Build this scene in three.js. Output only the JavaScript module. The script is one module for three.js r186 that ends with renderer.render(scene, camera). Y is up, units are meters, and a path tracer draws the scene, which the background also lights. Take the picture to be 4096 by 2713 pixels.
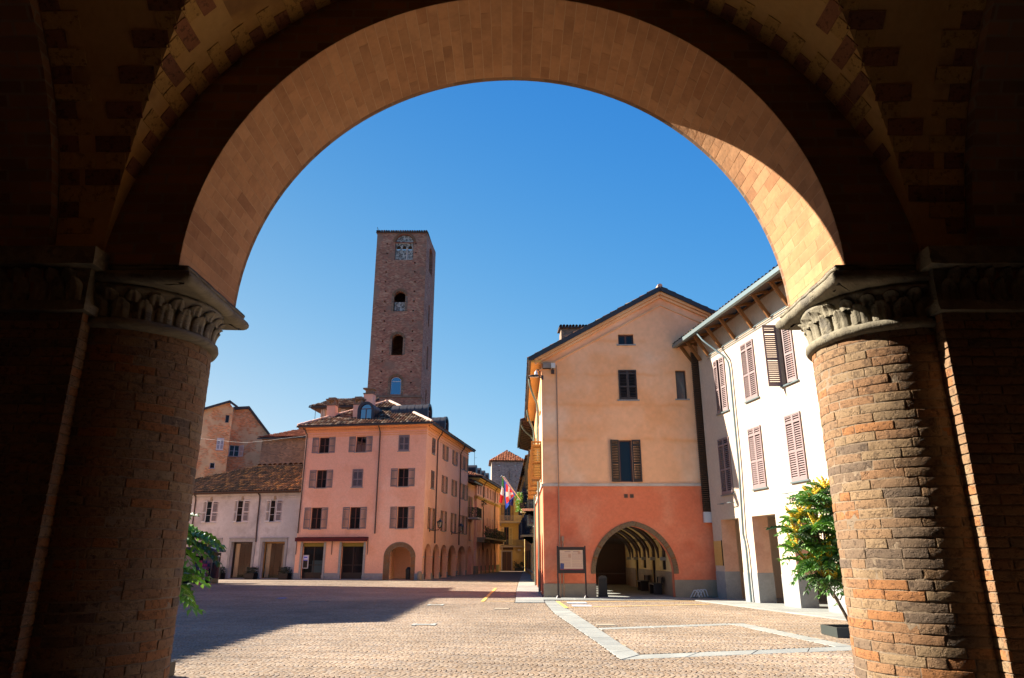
import * as THREE from 'three';
import { mergeGeometries } from 'three/addons/utils/BufferGeometryUtils.js';

// ---------------------------------------------------------------- camera, sky, sun, exposure
const scene = new THREE.Scene();
const camera = new THREE.PerspectiveCamera(52.2, 1024 / 678, 0.05, 600);
camera.position.set(0, 1.6, 0);
camera.rotation.set(THREE.MathUtils.degToRad(17.48), 0, 0);
const EXPOSURE = 3.7;
const SUN_AZ = 18.5, SUN_EL = 34.9;            // degrees: beyond square-left, above the horizon
const sunDir = (() => {
  const a = SUN_AZ * Math.PI / 180, e = SUN_EL * Math.PI / 180;
  return new THREE.Vector3(-Math.cos(a) * Math.cos(e), Math.sin(e), -Math.sin(a) * Math.cos(e));
})();
{ // clear autumn sky: pale at the horizon, deep blue overhead, a soft aureole round the sun
  const W = 512, H = 256, d = new Float32Array(W * H * 4);
  const dir = new THREE.Vector3();
  for (let j = 0; j < H; j++) for (let i = 0; i < W; i++) {
    const el = ((j + 0.5) / H - 0.5) * Math.PI, az = ((i + 0.5) / W - 0.5) * 2 * Math.PI;
    dir.set(Math.cos(el) * Math.cos(az), Math.sin(el), Math.cos(el) * Math.sin(az));
    const s = Math.max(0, Math.sin(el)), c = dir.dot(sunDir) - 0.44, k = (j * W + i) * 4;   // whiter towards the horizon and the sun
    d[k] = 0.006 + 0.95 * Math.exp(-5.4 * s + 1.8 * c); d[k + 1] = 0.08 + 0.94 * Math.exp(-2.8 * s + 0.75 * c); d[k + 2] = 0.46 + 0.58 * Math.exp(-1.45 * s + 0.2 * c);
    d[k + 3] = 1;
  }
  const sky = new THREE.DataTexture(d, W, H, THREE.RGBAFormat, THREE.FloatType);
  sky.mapping = THREE.EquirectangularReflectionMapping;
  sky.magFilter = sky.minFilter = THREE.LinearFilter; sky.wrapS = THREE.RepeatWrapping; sky.needsUpdate = true;
  scene.background = sky; scene.environment = sky;
  const si = 1 / EXPOSURE * 1.0;
  scene.backgroundIntensity = si; scene.environmentIntensity = si;
}
const sun = new THREE.DirectionalLight(new THREE.Color().setRGB(1.0, 0.90, 0.76), 5.0);
sun.position.copy(sunDir).multiplyScalar(140).add(new THREE.Vector3(0, 0, -35));
sun.target.position.set(0, 0, -35);
sun.castShadow = true; sun.shadow.mapSize.set(4096, 4096);
Object.assign(sun.shadow.camera, { left: -70, right: 70, top: 60, bottom: -60, near: 1, far: 320 });
scene.add(sun, sun.target);
const renderer = new THREE.WebGLRenderer({ antialias: true });
renderer.toneMapping = THREE.LinearToneMapping;
renderer.toneMappingExposure = EXPOSURE;
renderer.shadowMap.enabled = true;

// ---------------------------------------------------------------- random numbers and noise
let seed = 12345;
const rnd = () => { seed = (seed + 0x6D2B79F5) | 0; let t = Math.imul(seed ^ (seed >>> 15), 1 | seed); t = (t + Math.imul(t ^ (t >>> 7), 61 | t)) ^ t; return ((t ^ (t >>> 14)) >>> 0) / 4294967296; };
const rr = (a, b) => a + (b - a) * rnd();
const pick = a => a[Math.floor(rnd() * a.length)];
const hash = (x, y, s) => { let h = Math.imul(x, 374761393) ^ Math.imul(y, 668265263) ^ Math.imul(s, 2147483647 ^ 0x51ed27); h = Math.imul(h ^ (h >>> 13), 1274126177); return ((h ^ (h >>> 16)) >>> 0) / 4294967296; };
const sm = t => t * t * (3 - 2 * t);
function vnoise(x, y, p, s) {                 // value noise that repeats every p cells
  const xi = Math.floor(x), yi = Math.floor(y), fx = sm(x - xi), fy = sm(y - yi);
  const m = n => ((n % p) + p) % p, x0 = m(xi), x1 = m(xi + 1), y0 = m(yi), y1 = m(yi + 1);
  const a = hash(x0, y0, s), b = hash(x1, y0, s), c = hash(x0, y1, s), d = hash(x1, y1, s);
  return a + (b - a) * fx + (c - a) * fy + (a - b - c + d) * fx * fy;
}
function fbm(u, v, p, oct, s) { let r = 0, a = 0.5, n = 0; for (let o = 0; o < oct; o++) { r += a * vnoise(u * p, v * p, p, s + o * 17); n += a; a *= 0.55; p *= 2; } return r / n; }
const noise3 = (x, y, s) => vnoise(x, y, 100000, s);
const clamp = (x, a = 0, b = 1) => Math.min(b, Math.max(a, x));
const step = (a, b, x) => sm(clamp((x - a) / (b - a)));
const lerp = (a, b, t) => a + (b - a) * t;
const mix3 = (a, b, t) => [lerp(a[0], b[0], t), lerp(a[1], b[1], t), lerp(a[2], b[2], t)];

// ---------------------------------------------------------------- textures
const toS = c => c <= 0.0031308 ? c * 12.92 : 1.055 * Math.pow(c, 1 / 2.4) - 0.055;
function colorTex(n, fn, metres) {            // fn(u, v) gives a linear colour; repeats every `metres`
  const d = new Uint8Array(n * n * 4);
  for (let j = 0; j < n; j++) for (let i = 0; i < n; i++) {
    const c = fn(i / n, j / n), k = (j * n + i) * 4;
    d[k] = clamp(toS(c[0])) * 255; d[k + 1] = clamp(toS(c[1])) * 255; d[k + 2] = clamp(toS(c[2])) * 255; d[k + 3] = 255;
  }
  return finish(new THREE.DataTexture(d, n, n), metres, true);
}
function greyTex(n, fn, metres) {
  const d = new Uint8Array(n * n * 4);
  for (let j = 0; j < n; j++) for (let i = 0; i < n; i++) { const k = (j * n + i) * 4; d[k] = d[k + 1] = d[k + 2] = clamp(fn(i / n, j / n)) * 255; d[k + 3] = 255; }
  return finish(new THREE.DataTexture(d, n, n), metres, false);
}
function finish(t, metres, srgb) {
  t.wrapS = t.wrapT = THREE.RepeatWrapping; t.magFilter = THREE.LinearFilter; t.minFilter = THREE.LinearMipmapLinearFilter; t.generateMipmaps = true;
  t.repeat.set(1 / metres, 1 / metres); if (srgb) t.colorSpace = THREE.SRGBColorSpace; t.needsUpdate = true; return t;
}
const mat = (o) => new THREE.MeshStandardMaterial({ roughness: 0.85, ...o });
const lin = (r, g, b) => new THREE.Color().setRGB(r, g, b);

const bumpPlaster = greyTex(512, (u, v) => 0.5 * fbm(u, v, 8, 5, 3) + 0.5 * fbm(u, v, 64, 3, 9), 2);
const bumpPits = greyTex(512, (u, v) => {
  const a = fbm(u, v, 10, 5, 21), p = fbm(u, v, 30, 3, 44), q = fbm(u, v, 90, 2, 61);
  return 0.75 * a + 0.25 * q - 0.9 * step(0.66, 0.76, p) - 0.4 * step(0.7, 0.8, q);
}, 0.5);
function plaster(base, light, dark, metres, s, opts = {}) {
  const { stain = 0.35, grain = 0.08 } = opts;
  return colorTex(opts.n || 512, (u, v) => {
    const a = fbm(u, v, 4, 6, s), b = fbm(u, v, 7, 5, s + 100), g = fbm(u, v, 90, 2, s + 200);
    let c = mix3(base, light, step(0.45, 0.72, a));
    c = mix3(c, dark, step(0.52, 0.75, b) * stain * 2 * clamp(fbm(u, v, 3, 3, s + 50) * 1.2));
    const k = 1 + (g - 0.5) * grain * 2;
    return [c[0] * k, c[1] * k, c[2] * k];
  }, metres);
}
function brickTexture(n, metres, courses, perRow, pal, mortar, s, opts = {}) { // far walls, where single bricks are smaller than a pixel
  const { joint = 0.14, patch = null, patchAt = 0.55 } = opts;
  return colorTex(n, (u, v) => {
    const y = v * courses, r = Math.floor(y), fy = y - r, x = u * perRow + (r % 2) * 0.5 + 0.15 * (hash(r, 7, s) - 0.5), c = Math.floor(x), fx = x - c;
    const h = hash(((c % perRow) + perRow) % perRow, r, s), h2 = hash(((c % perRow) + perRow) % perRow, r, s + 9);
    let col = pal[Math.floor(h * pal.length)].slice();
    const k = 0.75 + 0.5 * h2; col = col.map(q => q * k);
    const jn = fbm(u, v, 40, 2, s + 3) * 0.06;
    if (fy < joint * 0.9 + jn || fx < 0.05 + jn * 0.5) col = mortar.slice();
    const w = fbm(u, v, 5, 5, s + 30);
    if (patch) col = mix3(col, patch, step(patchAt, patchAt + 0.09, fbm(u, v, 3, 5, s + 60)) * 0.85);
    const m = 0.72 + 0.5 * w; return [col[0] * m, col[1] * m, col[2] * m];
  }, metres);
}
const grime = (tone, s, metres = 1.5) => colorTex(512, (u, v) => {  // stone or metal: tone varied by noise
  const a = fbm(u, v, 4, 6, s), b = fbm(u, v, 60, 2, s + 8), k = 0.68 + 0.5 * a + 0.18 * (b - 0.5); return [tone[0] * k, tone[1] * k, tone[2] * k];
}, metres);

// ---------------------------------------------------------------- materials
const M = {};
M.pink = mat({ map: plaster([0.82, 0.43, 0.28], [0.85, 0.51, 0.36], [0.70, 0.31, 0.18], 7, 11, { stain: 0.3 }), bumpMap: bumpPlaster, bumpScale: 0.004 });
M.pinkCornice = mat({ map: plaster([0.80, 0.38, 0.17], [0.84, 0.45, 0.24], [0.5, 0.22, 0.1], 5, 17, { stain: 0.3 }), bumpMap: bumpPlaster, bumpScale: 0.003 });
M.pinkFar = mat({ map: plaster([0.82, 0.40, 0.27], [0.85, 0.50, 0.37], [0.55, 0.24, 0.15], 6, 23) });
M.orange = mat({ map: (() => { const base = [0.90, 0.475, 0.245], light = [0.90, 0.60, 0.39], dark = [0.85, 0.36, 0.13];
  return colorTex(1024, (u, v) => { // mottled limewash with stained cracks along the old floor lines
    const a = fbm(u, v, 4, 6, 31), b = fbm(u, v, 7, 5, 131), g = fbm(u, v, 90, 2, 231); let c = mix3(base, light, step(0.42, 0.7, a)); c = mix3(c, dark, step(0.5, 0.75, b) * clamp(fbm(u, v, 3, 3, 81) * 1.2));
    for (const y of [9.42, 8.0, 6.45, 10.95]) { const d = (v * 13 - y) + (fbm(u, 0.3, 20, 3, Math.round(y * 10)) - 0.5) * 0.22, w = fbm(u, v, 9, 3, 300); if (Math.abs(d) < 0.5) c = mix3(c, dark, Math.exp(-d * d / 0.006) * 0.5 * step(0.38, 0.6, w) + Math.exp(-d * d / 0.05) * 0.2 * step(0.35, 0.65, w)); }
    const k = 1 + (g - 0.5) * 0.14; return [c[0] * k, c[1] * k, c[2] * k];
  }, 13); })(), bumpMap: bumpPlaster, bumpScale: 0.004 });
M.red = mat({ map: plaster([0.72, 0.19, 0.085], [0.76, 0.27, 0.14], [0.60, 0.13, 0.055], 7, 37, { stain: 0.45, n: 1024 }), bumpMap: bumpPlaster, bumpScale: 0.004 });
M.orangeMould = mat({ map: plaster([0.78, 0.42, 0.19], [0.82, 0.50, 0.26], [0.66, 0.3, 0.12], 5, 39), bumpMap: bumpPlaster, bumpScale: 0.003 });
M.white = mat({ map: plaster([0.54, 0.435, 0.335], [0.57, 0.475, 0.375], [0.49, 0.375, 0.28], 6, 41, { stain: 0.25 }), bumpMap: bumpPlaster, bumpScale: 0.003 });
M.grey = mat({ map: plaster([0.47, 0.46, 0.44], [0.54, 0.53, 0.51], [0.33, 0.31, 0.29], 5, 47, { stain: 0.45 }), bumpMap: bumpPlaster, bumpScale: 0.005 });
M.yellow = mat({ map: plaster([0.52, 0.36, 0.10], [0.55, 0.44, 0.2], [0.34, 0.24, 0.08], 6, 53, { stain: 0.6 }) });
M.passage = mat({ map: plaster([0.66, 0.50, 0.20], [0.72, 0.58, 0.3], [0.5, 0.36, 0.14], 5, 59), bumpMap: bumpPlaster, bumpScale: 0.003 });
M.ochreBand = mat({ map: plaster([0.62, 0.36, 0.10], [0.66, 0.42, 0.14], [0.5, 0.28, 0.08], 3, 61) });
M.granite = mat({ map: grime([0.33, 0.33, 0.315], 67), roughness: 0.75, bumpMap: bumpPlaster, bumpScale: 0.002 });
M.plinth = mat({ map: grime([0.29, 0.235, 0.165], 71), roughness: 0.85, bumpMap: bumpPlaster, bumpScale: 0.004 });
M.slab = [[0.25, 0.262, 0.24], [0.225, 0.236, 0.218], [0.272, 0.282, 0.255]].map((t, i) => mat({ map: grime(t, 73 + i, 2), roughness: 0.8, bumpMap: bumpPlaster, bumpScale: 0.003 }));
M.sandstone = mat({ map: (() => colorTex(512, (u, v) => { const a = fbm(u, v, 5, 6, 83), b = fbm(u, v, 9, 4, 85), c = fbm(u, v, 70, 2, 87); let k = mix3([0.205, 0.18, 0.125], [0.135, 0.117, 0.082], step(0.4, 0.65, a)); k = mix3(k, [0.10, 0.09, 0.075], step(0.55, 0.7, b) * 0.7); const m = 0.85 + 0.3 * c; return k.map(q => q * m); }, 0.9))(), bumpMap: bumpPits, bumpScale: 0.006, roughness: 0.95 });
M.towerBrick = mat({ map: brickTexture(1024, 6, 56, 26, [[0.31, 0.12, 0.07], [0.35, 0.155, 0.09], [0.265, 0.10, 0.062], [0.37, 0.20, 0.12]], [0.32, 0.20, 0.13], 91, { patch: [0.25, 0.15, 0.10], patchAt: 0.56 }), roughness: 0.95 });
M.oldBrick = mat({ map: brickTexture(1024, 6, 60, 26, [[0.54, 0.22, 0.09], [0.58, 0.27, 0.11], [0.50, 0.31, 0.16]], [0.58, 0.40, 0.22], 101, { patch: [0.60, 0.45, 0.25], patchAt: 0.5 }), roughness: 0.95 });
M.brownBrick = mat({ map: brickTexture(512, 5, 44, 22, [[0.20, 0.13, 0.085], [0.24, 0.15, 0.09], [0.16, 0.11, 0.075]], [0.26, 0.19, 0.13], 107), roughness: 0.95 });
M.farBrick = mat({ map: brickTexture(512, 6, 60, 26, [[0.34, 0.27, 0.21], [0.38, 0.30, 0.23], [0.30, 0.23, 0.19]], [0.40, 0.33, 0.27], 113), roughness: 0.95 });
M.rubble = mat({ map: colorTex(256, (u, v) => { const a = fbm(u, v, 14, 4, 117), b = fbm(u, v, 30, 2, 118); const c = mix3([0.12, 0.11, 0.095], [0.40, 0.38, 0.32], step(0.38, 0.62, a)); return c.map(q => q * (0.7 + 0.6 * b)); }, 2), roughness: 0.95 });
M.metalDark = mat({ color: lin(0.025, 0.024, 0.024), roughness: 0.45, metalness: 0.6 });
M.blackPaint = mat({ color: lin(0.022, 0.012, 0.010), roughness: 0.4 });
M.gutter = mat({ color: lin(0.19, 0.25, 0.26), roughness: 0.35, metalness: 0.5 });
M.gutterDark = mat({ color: lin(0.045, 0.04, 0.038), roughness: 0.5, metalness: 0.4 });
M.pipeGreen = mat({ color: lin(0.16, 0.20, 0.16), roughness: 0.45, metalness: 0.4 });
M.pipeBrown = mat({ color: lin(0.07, 0.04, 0.03), roughness: 0.5, metalness: 0.3 });
M.copper = mat({ color: lin(0.055, 0.05, 0.055), roughness: 0.5, metalness: 0.6 });
M.wood = mat({ map: colorTex(256, (u, v) => { const g = fbm(u * 1, v, 6, 3, 131) * 0.5 + 0.5 * vnoise(u * 60, v * 4, 60, 133); return mix3([0.17, 0.065, 0.018], [0.28, 0.12, 0.034], g); }, 1), roughness: 0.6 });
M.woodDark = mat({ color: lin(0.055, 0.026, 0.014), roughness: 0.6 });
M.frame = mat({ color: lin(0.10, 0.035, 0.02), roughness: 0.5 });
M.frameWhite = mat({ color: lin(0.55, 0.56, 0.58), roughness: 0.5 });
M.shutMauve = mat({ color: lin(0.235, 0.165, 0.16), roughness: 0.55 });
M.shutGrey = mat({ color: lin(0.215, 0.165, 0.155), roughness: 0.6 });
M.shutBrown = mat({ color: lin(0.17, 0.10, 0.06), roughness: 0.6 });
M.shutDark = mat({ color: lin(0.035, 0.022, 0.015), roughness: 0.6 });
M.shutWhite = mat({ color: lin(0.56, 0.56, 0.56), roughness: 0.6 });
M.shutWhiteSlat = mat({ color: lin(0.36, 0.32, 0.29), roughness: 0.6 });
M.shutOchre = mat({ color: lin(0.30, 0.15, 0.025), roughness: 0.5 });
M.shutBlue = mat({ color: lin(0.035, 0.045, 0.075), roughness: 0.5 });
M.glass = new THREE.MeshPhysicalMaterial({ color: lin(0.012, 0.013, 0.014), roughness: 0.04, ior: 1.5, specularIntensity: 0.6 });
M.glassSky = new THREE.MeshPhysicalMaterial({ color: lin(0.16, 0.2, 0.26), roughness: 0.03, metalness: 1 });
M.glassDull = new THREE.MeshPhysicalMaterial({ color: lin(0.10, 0.11, 0.12), roughness: 0.06, ior: 2.0 });
M.curtain = mat({ color: lin(0.22, 0.19, 0.14), roughness: 0.95 });
M.deck = mat({ color: lin(0.07, 0.04, 0.028), roughness: 0.95 });
M.tile = new THREE.MeshPhysicalMaterial({ color: lin(1, 1, 1), roughness: 1, specularIntensity: 0.15 });
M.tileCap = mat({ color: lin(0.55, 0.30, 0.20), roughness: 0.9 });
M.burgundy = mat({ color: lin(0.085, 0.008, 0.008), roughness: 0.9 });
M.yellowSign = mat({ color: lin(0.22, 0.16, 0.02), roughness: 0.7 });
M.stoneLight = mat({ map: grime([0.55, 0.46, 0.38], 139, 1.2), roughness: 0.85 });

// ---------------------------------------------------------------- geometry helpers
function uvm(g, ox = 0, oy = 0) {             // texture coordinates in metres, laid on by the way each face points
  if (g.index) g = g.toNonIndexed();
  const p = g.attributes.position, uv = new Float32Array(p.count * 2), a = new THREE.Vector3(), b = new THREE.Vector3(), c = new THREE.Vector3();
  for (let i = 0; i < p.count; i += 3) {
    a.fromBufferAttribute(p, i); b.fromBufferAttribute(p, i + 1); c.fromBufferAttribute(p, i + 2);
    const n = b.clone().sub(a).cross(c.clone().sub(a)), x = Math.abs(n.x), y = Math.abs(n.y), z = Math.abs(n.z);
    for (let k = 0; k < 3; k++) {
      const q = [a, b, c][k];
      const [u, v] = y > x && y > z ? [q.x, q.z] : x > z ? [q.z, q.y] : [q.x, q.y];
      uv[(i + k) * 2] = u + ox; uv[(i + k) * 2 + 1] = v + oy;
    }
  }
  g.setAttribute('uv', new THREE.BufferAttribute(uv, 2)); return g;
}
function bx(x0, x1, y0, y1, z0, z1) {
  const g = new THREE.BoxGeometry(x1 - x0, y1 - y0, z1 - z0); g.translate((x0 + x1) / 2, (y0 + y1) / 2, (z0 + z1) / 2); return uvm(g);
}
const cbx = (cx, cy, cz, w, h, d) => bx(cx - w / 2, cx + w / 2, cy - h / 2, cy + h / 2, cz - d / 2, cz + d / 2);
const cyl = (x, y0, y1, z, r0, r1 = r0, seg = 12) => { const g = new THREE.CylinderGeometry(r1, r0, y1 - y0, seg); g.translate(x, (y0 + y1) / 2, z); return g.toNonIndexed(); };
function bar(a, b, w, h = w) {                // a square bar from a to b
  const A = new THREE.Vector3(...a), Bv = new THREE.Vector3(...b), L = A.distanceTo(Bv), g = new THREE.BoxGeometry(w, h, L);
  const o = new THREE.Object3D(); o.position.copy(A).add(Bv).multiplyScalar(0.5); o.lookAt(Bv); o.updateMatrix(); g.applyMatrix4(o.matrix); return uvm(g);
}
function tube(pts, r, seg = 8, round = true) {
  const v = pts.map(p => new THREE.Vector3(...p)); const c = round ? new THREE.CatmullRomCurve3(v, false, 'catmullrom', 0.1) : new THREE.CatmullRomCurve3(v, false, 'catmullrom', 0);
  return new THREE.TubeGeometry(c, Math.max(4, (pts.length - 1) * 6), r, seg, false).toNonIndexed();
}
const shapeOf = pts => new THREE.Shape(pts.map(p => new THREE.Vector2(...p)));
function ext(shape, z0, z1, curve = 16) { const g = new THREE.ExtrudeGeometry(shape, { depth: z1 - z0, bevelEnabled: false, curveSegments: curve }); g.translate(0, 0, z0); return uvm(g); }
const rectHole = (x0, x1, y0, y1) => new THREE.Path([[x0, y0], [x1, y0], [x1, y1], [x0, y1]].map(p => new THREE.Vector2(...p)));
function archPts(x0, x1, y0, ys, rise, n = 20) { // up the left side, over the arch, down the right; pointed when the rise exceeds half the span
  const pts = [[x0, y0]], c = (x0 + x1) / 2, w = (x1 - x0) / 2, R = (w * w + rise * rise) / (2 * w), top = Math.asin(Math.min(1, rise / R));
  for (let i = 0; i <= n; i++) {
    if (rise <= w + 1e-6) { const th = Math.PI * (1 - i / n); pts.push([c + w * Math.cos(th), ys + rise * Math.sin(th)]); continue; }
    const l = i <= n / 2, t = (l ? i : n - i) / (n / 2) * top, dx = R * Math.cos(t) - (R - w); pts.push([l ? c - dx : c + dx, ys + R * Math.sin(t)]);
  }
  pts.push([x1, y0]); return pts;
}
const archHole = (...a) => new THREE.Path(archPts(...a).map(p => new THREE.Vector2(...p)));
function clean(g) { g = g.index ? g.toNonIndexed() : g; for (const k of Object.keys(g.attributes)) if (!['position', 'normal', 'uv', 'color'].includes(k)) g.deleteAttribute(k); if (!g.attributes.normal) g.computeVertexNormals(); if (!g.attributes.uv) uvm(g); return g; }
const merge = gs => { gs = (Array.isArray(gs) ? gs : [gs]).map(clean); return gs.length === 1 ? gs[0] : mergeGeometries(gs); };
const used = {};
const numbered = n => { used[n] = (used[n] ?? -1) + 1; return used[n] ? `${n}_${String(used[n]).padStart(3, '0')}` : n; };
function part(parent, name, gs, m, label) {
  const o = new THREE.Mesh(merge(gs), m); o.name = name; o.castShadow = o.receiveShadow = true; parent.add(o); if (label) o.userData.label = label; return o;
}
function thing(name, label, category, [x, y, z] = [0, 0, 0], turn = 0, group) {
  const o = new THREE.Group(); o.name = numbered(name); o.position.set(x, y, z); o.rotation.y = turn; o.userData = { label, category }; if (group) o.userData.group = group; scene.add(o); return o;
}
function ground(name, gs, m, label) { const o = part(scene, numbered(name), gs, m); o.userData = { kind: 'structure' }; if (label) o.userData.label = label; return o; }
const mtx = (x, y, z, ry = 0) => new THREE.Matrix4().makeRotationY(ry).setPosition(x, y, z);
const put = (g, m) => { g = g.clone(); g.applyMatrix4(m); return g; };

// ================================================================ the ground
M.mortarGround = mat({ map: grime([0.13, 0.098, 0.068], 151, 3), roughness: 0.95 });
M.street = mat({ map: colorTex(512, (u, v) => {
  const n = 36, y = v * n, r = Math.floor(y), x = u * n + (r % 2) * 0.5 + 0.4 * Math.sin(v * Math.PI * 2), c = Math.floor(x), fx = x - c, fy = y - r;
  const h = hash(((c % n) + n) % n, r, 5); let k = mix3([0.165, 0.115, 0.078], [0.217, 0.16, 0.119], h); if (fx < 0.1 || fy < 0.1) k = [0.107, 0.082, 0.064];
  const m = 0.8 + 0.4 * fbm(u, v, 4, 4, 8); return k.map(q => q * m);
}, 4), roughness: 0.9, bumpMap: bumpPlaster, bumpScale: 0.004 });
{
  const g = new THREE.PlaneGeometry(500, 500); g.rotateX(-Math.PI / 2); g.translate(0, -0.008, -60); ground('ground', uvm(g), M.mortarGround);
  const s = new THREE.PlaneGeometry(60, 90); s.rotateX(-Math.PI / 2); s.translate(-14, -0.006, -49.6 - 45); ground('street', uvm(s), M.street);
}
// stone bands and pavements are laid as slabs; each polygon is [x, z] corners, kept to lay the cobbles round them
const stoneAreas = [];
function insideQuad(q, x, z, e = 0) { // convex, either turn
  let pos = 0, neg = 0;
  for (let i = 0; i < q.length; i++) { const a = q[i], b = q[(i + 1) % q.length], L = Math.hypot(b[0] - a[0], b[1] - a[1]) || 1, c = ((b[0] - a[0]) * (z - a[1]) - (b[1] - a[1]) * (x - a[0])) / L; if (c > e) pos++; else if (c < -e) neg++; }
  return !(pos && neg);
}
function slabGeo(q, y0, y1, gap = 0.006) {     // a slab with slightly worn arrises
  const cx = q.reduce((s, p) => s + p[0], 0) / 4, cz = q.reduce((s, p) => s + p[1], 0) / 4;
  const ins = (p, d) => { const dx = cx - p[0], dz = cz - p[1], L = Math.hypot(dx, dz) || 1; return [p[0] + dx / L * d, p[1] + dz / L * d]; };
  const a = q.map(p => ins(p, gap)), b = q.map(p => ins(p, gap + 0.012)), v = [], t = (i, y) => (y === 2 ? [b[i][0], y1, b[i][1]] : [a[i][0], y ? y1 - 0.008 : y0, a[i][1]]);
  const quad = (p, q2, r, s) => v.push(...p, ...q2, ...r, ...p, ...r, ...s);
  const area = q.reduce((s, p, i) => { const n = q[(i + 1) % 4]; return s + p[0] * n[1] - n[0] * p[1]; }, 0);
  const order = area < 0 ? [0, 1, 2, 3] : [3, 2, 1, 0];
  quad(...order.map(i => t(i, 2)));
  for (let k = 0; k < 4; k++) { const i = order[k], j = order[(k + 1) % 4]; quad(t(i, 1), t(j, 1), t(j, 2), t(i, 2)); quad(t(i, 0), t(j, 0), t(j, 1), t(i, 1)); }
  const g = new THREE.BufferGeometry(); g.setAttribute('position', new THREE.Float32BufferAttribute(v, 3)); g.computeVertexNormals(); return uvm(g, rr(0, 2), rr(0, 2));
}
function band(parent, L, R, len, y1) {         // slabs between two edges L and R (lists of matching [x, z] points)
  for (let i = 0; i + 1 < L.length; i++) {
    const n = Math.max(1, Math.round(Math.hypot(L[i + 1][0] - L[i][0], L[i + 1][1] - L[i][1]) / len)), at = (A, t) => [lerp(A[i][0], A[i + 1][0], t), lerp(A[i][1], A[i + 1][1], t)];
    stoneAreas.push([L[i], L[i + 1], R[i + 1], R[i]]);
    let t0 = 0;
    for (let k = 0; k < n; k++) { const t1 = k === n - 1 ? 1 : (k + 1 + rr(-0.15, 0.15)) / n; part(parent, 'slab', slabGeo([at(L, t0), at(L, t1), at(R, t1), at(R, t0)], -0.09, y1 + rr(-0.002, 0.002)), pick(M.slab)); t0 = t1; }
  }
}
function structureGroup(name, label) { const o = new THREE.Group(); o.name = numbered(name); o.userData = { kind: 'structure', label }; scene.add(o); return o; }
const bandsIn = structureGroup('paving_band', 'pale stone bands framing a panel of cobbles');
band(bandsIn, [[1.20, -28.4], [1.26, -22.3], [1.70, -14.3], [1.78, -12.35]], [[1.64, -28.4], [1.86, -22.3], [2.12, -14.3], [2.20, -12.95]], 1.1, 0.002);
band(bandsIn, [[1.79, -12.34], [6.16, -13.55], [10.5, -14.75]], [[2.21, -12.96], [6.40, -14.15], [10.5, -15.3]], 1.2, 0.002);
band(bandsIn, [[2.07, -17.25], [5.42, -18.35]], [[2.03, -17.62], [5.40, -18.80]], 1.1, 0.002);
band(bandsIn, [[5.43, -18.80], [6.05, -14.07]], [[5.85, -18.86], [6.42, -14.17]], 1.1, 0.002);
const pavement = structureGroup('pavement', 'grey stone slab pavement along the buildings');
band(pavement, [[6.95, -28.35], [7.92, -23.6], [8.82, -19.35], [9.9, -14.3]], [[8.9, -28.35], [9.75, -23.6], [10.5, -19.35], [11.4, -14.3]], 1.3, 0.03);
band(pavement, [[0.12, -26.85], [0.22, -36], [0.40, -46], [0.85, -66], [1.3, -86]], [[1.19, -26.85], [1.36, -36], [1.5, -46], [1.9, -66], [2.3, -86]], 1.5, 0.03);
band(pavement, [[1.20, -30.06], [7.0, -30.06]], [[1.20, -28.42], [7.0, -28.42]], 1.2, 0.03);
band(pavement, [[7.0, -30.06], [9.2, -30.06]], [[7.0, -28.37], [9.2, -28.37]], 1.2, 0.03);

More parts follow.
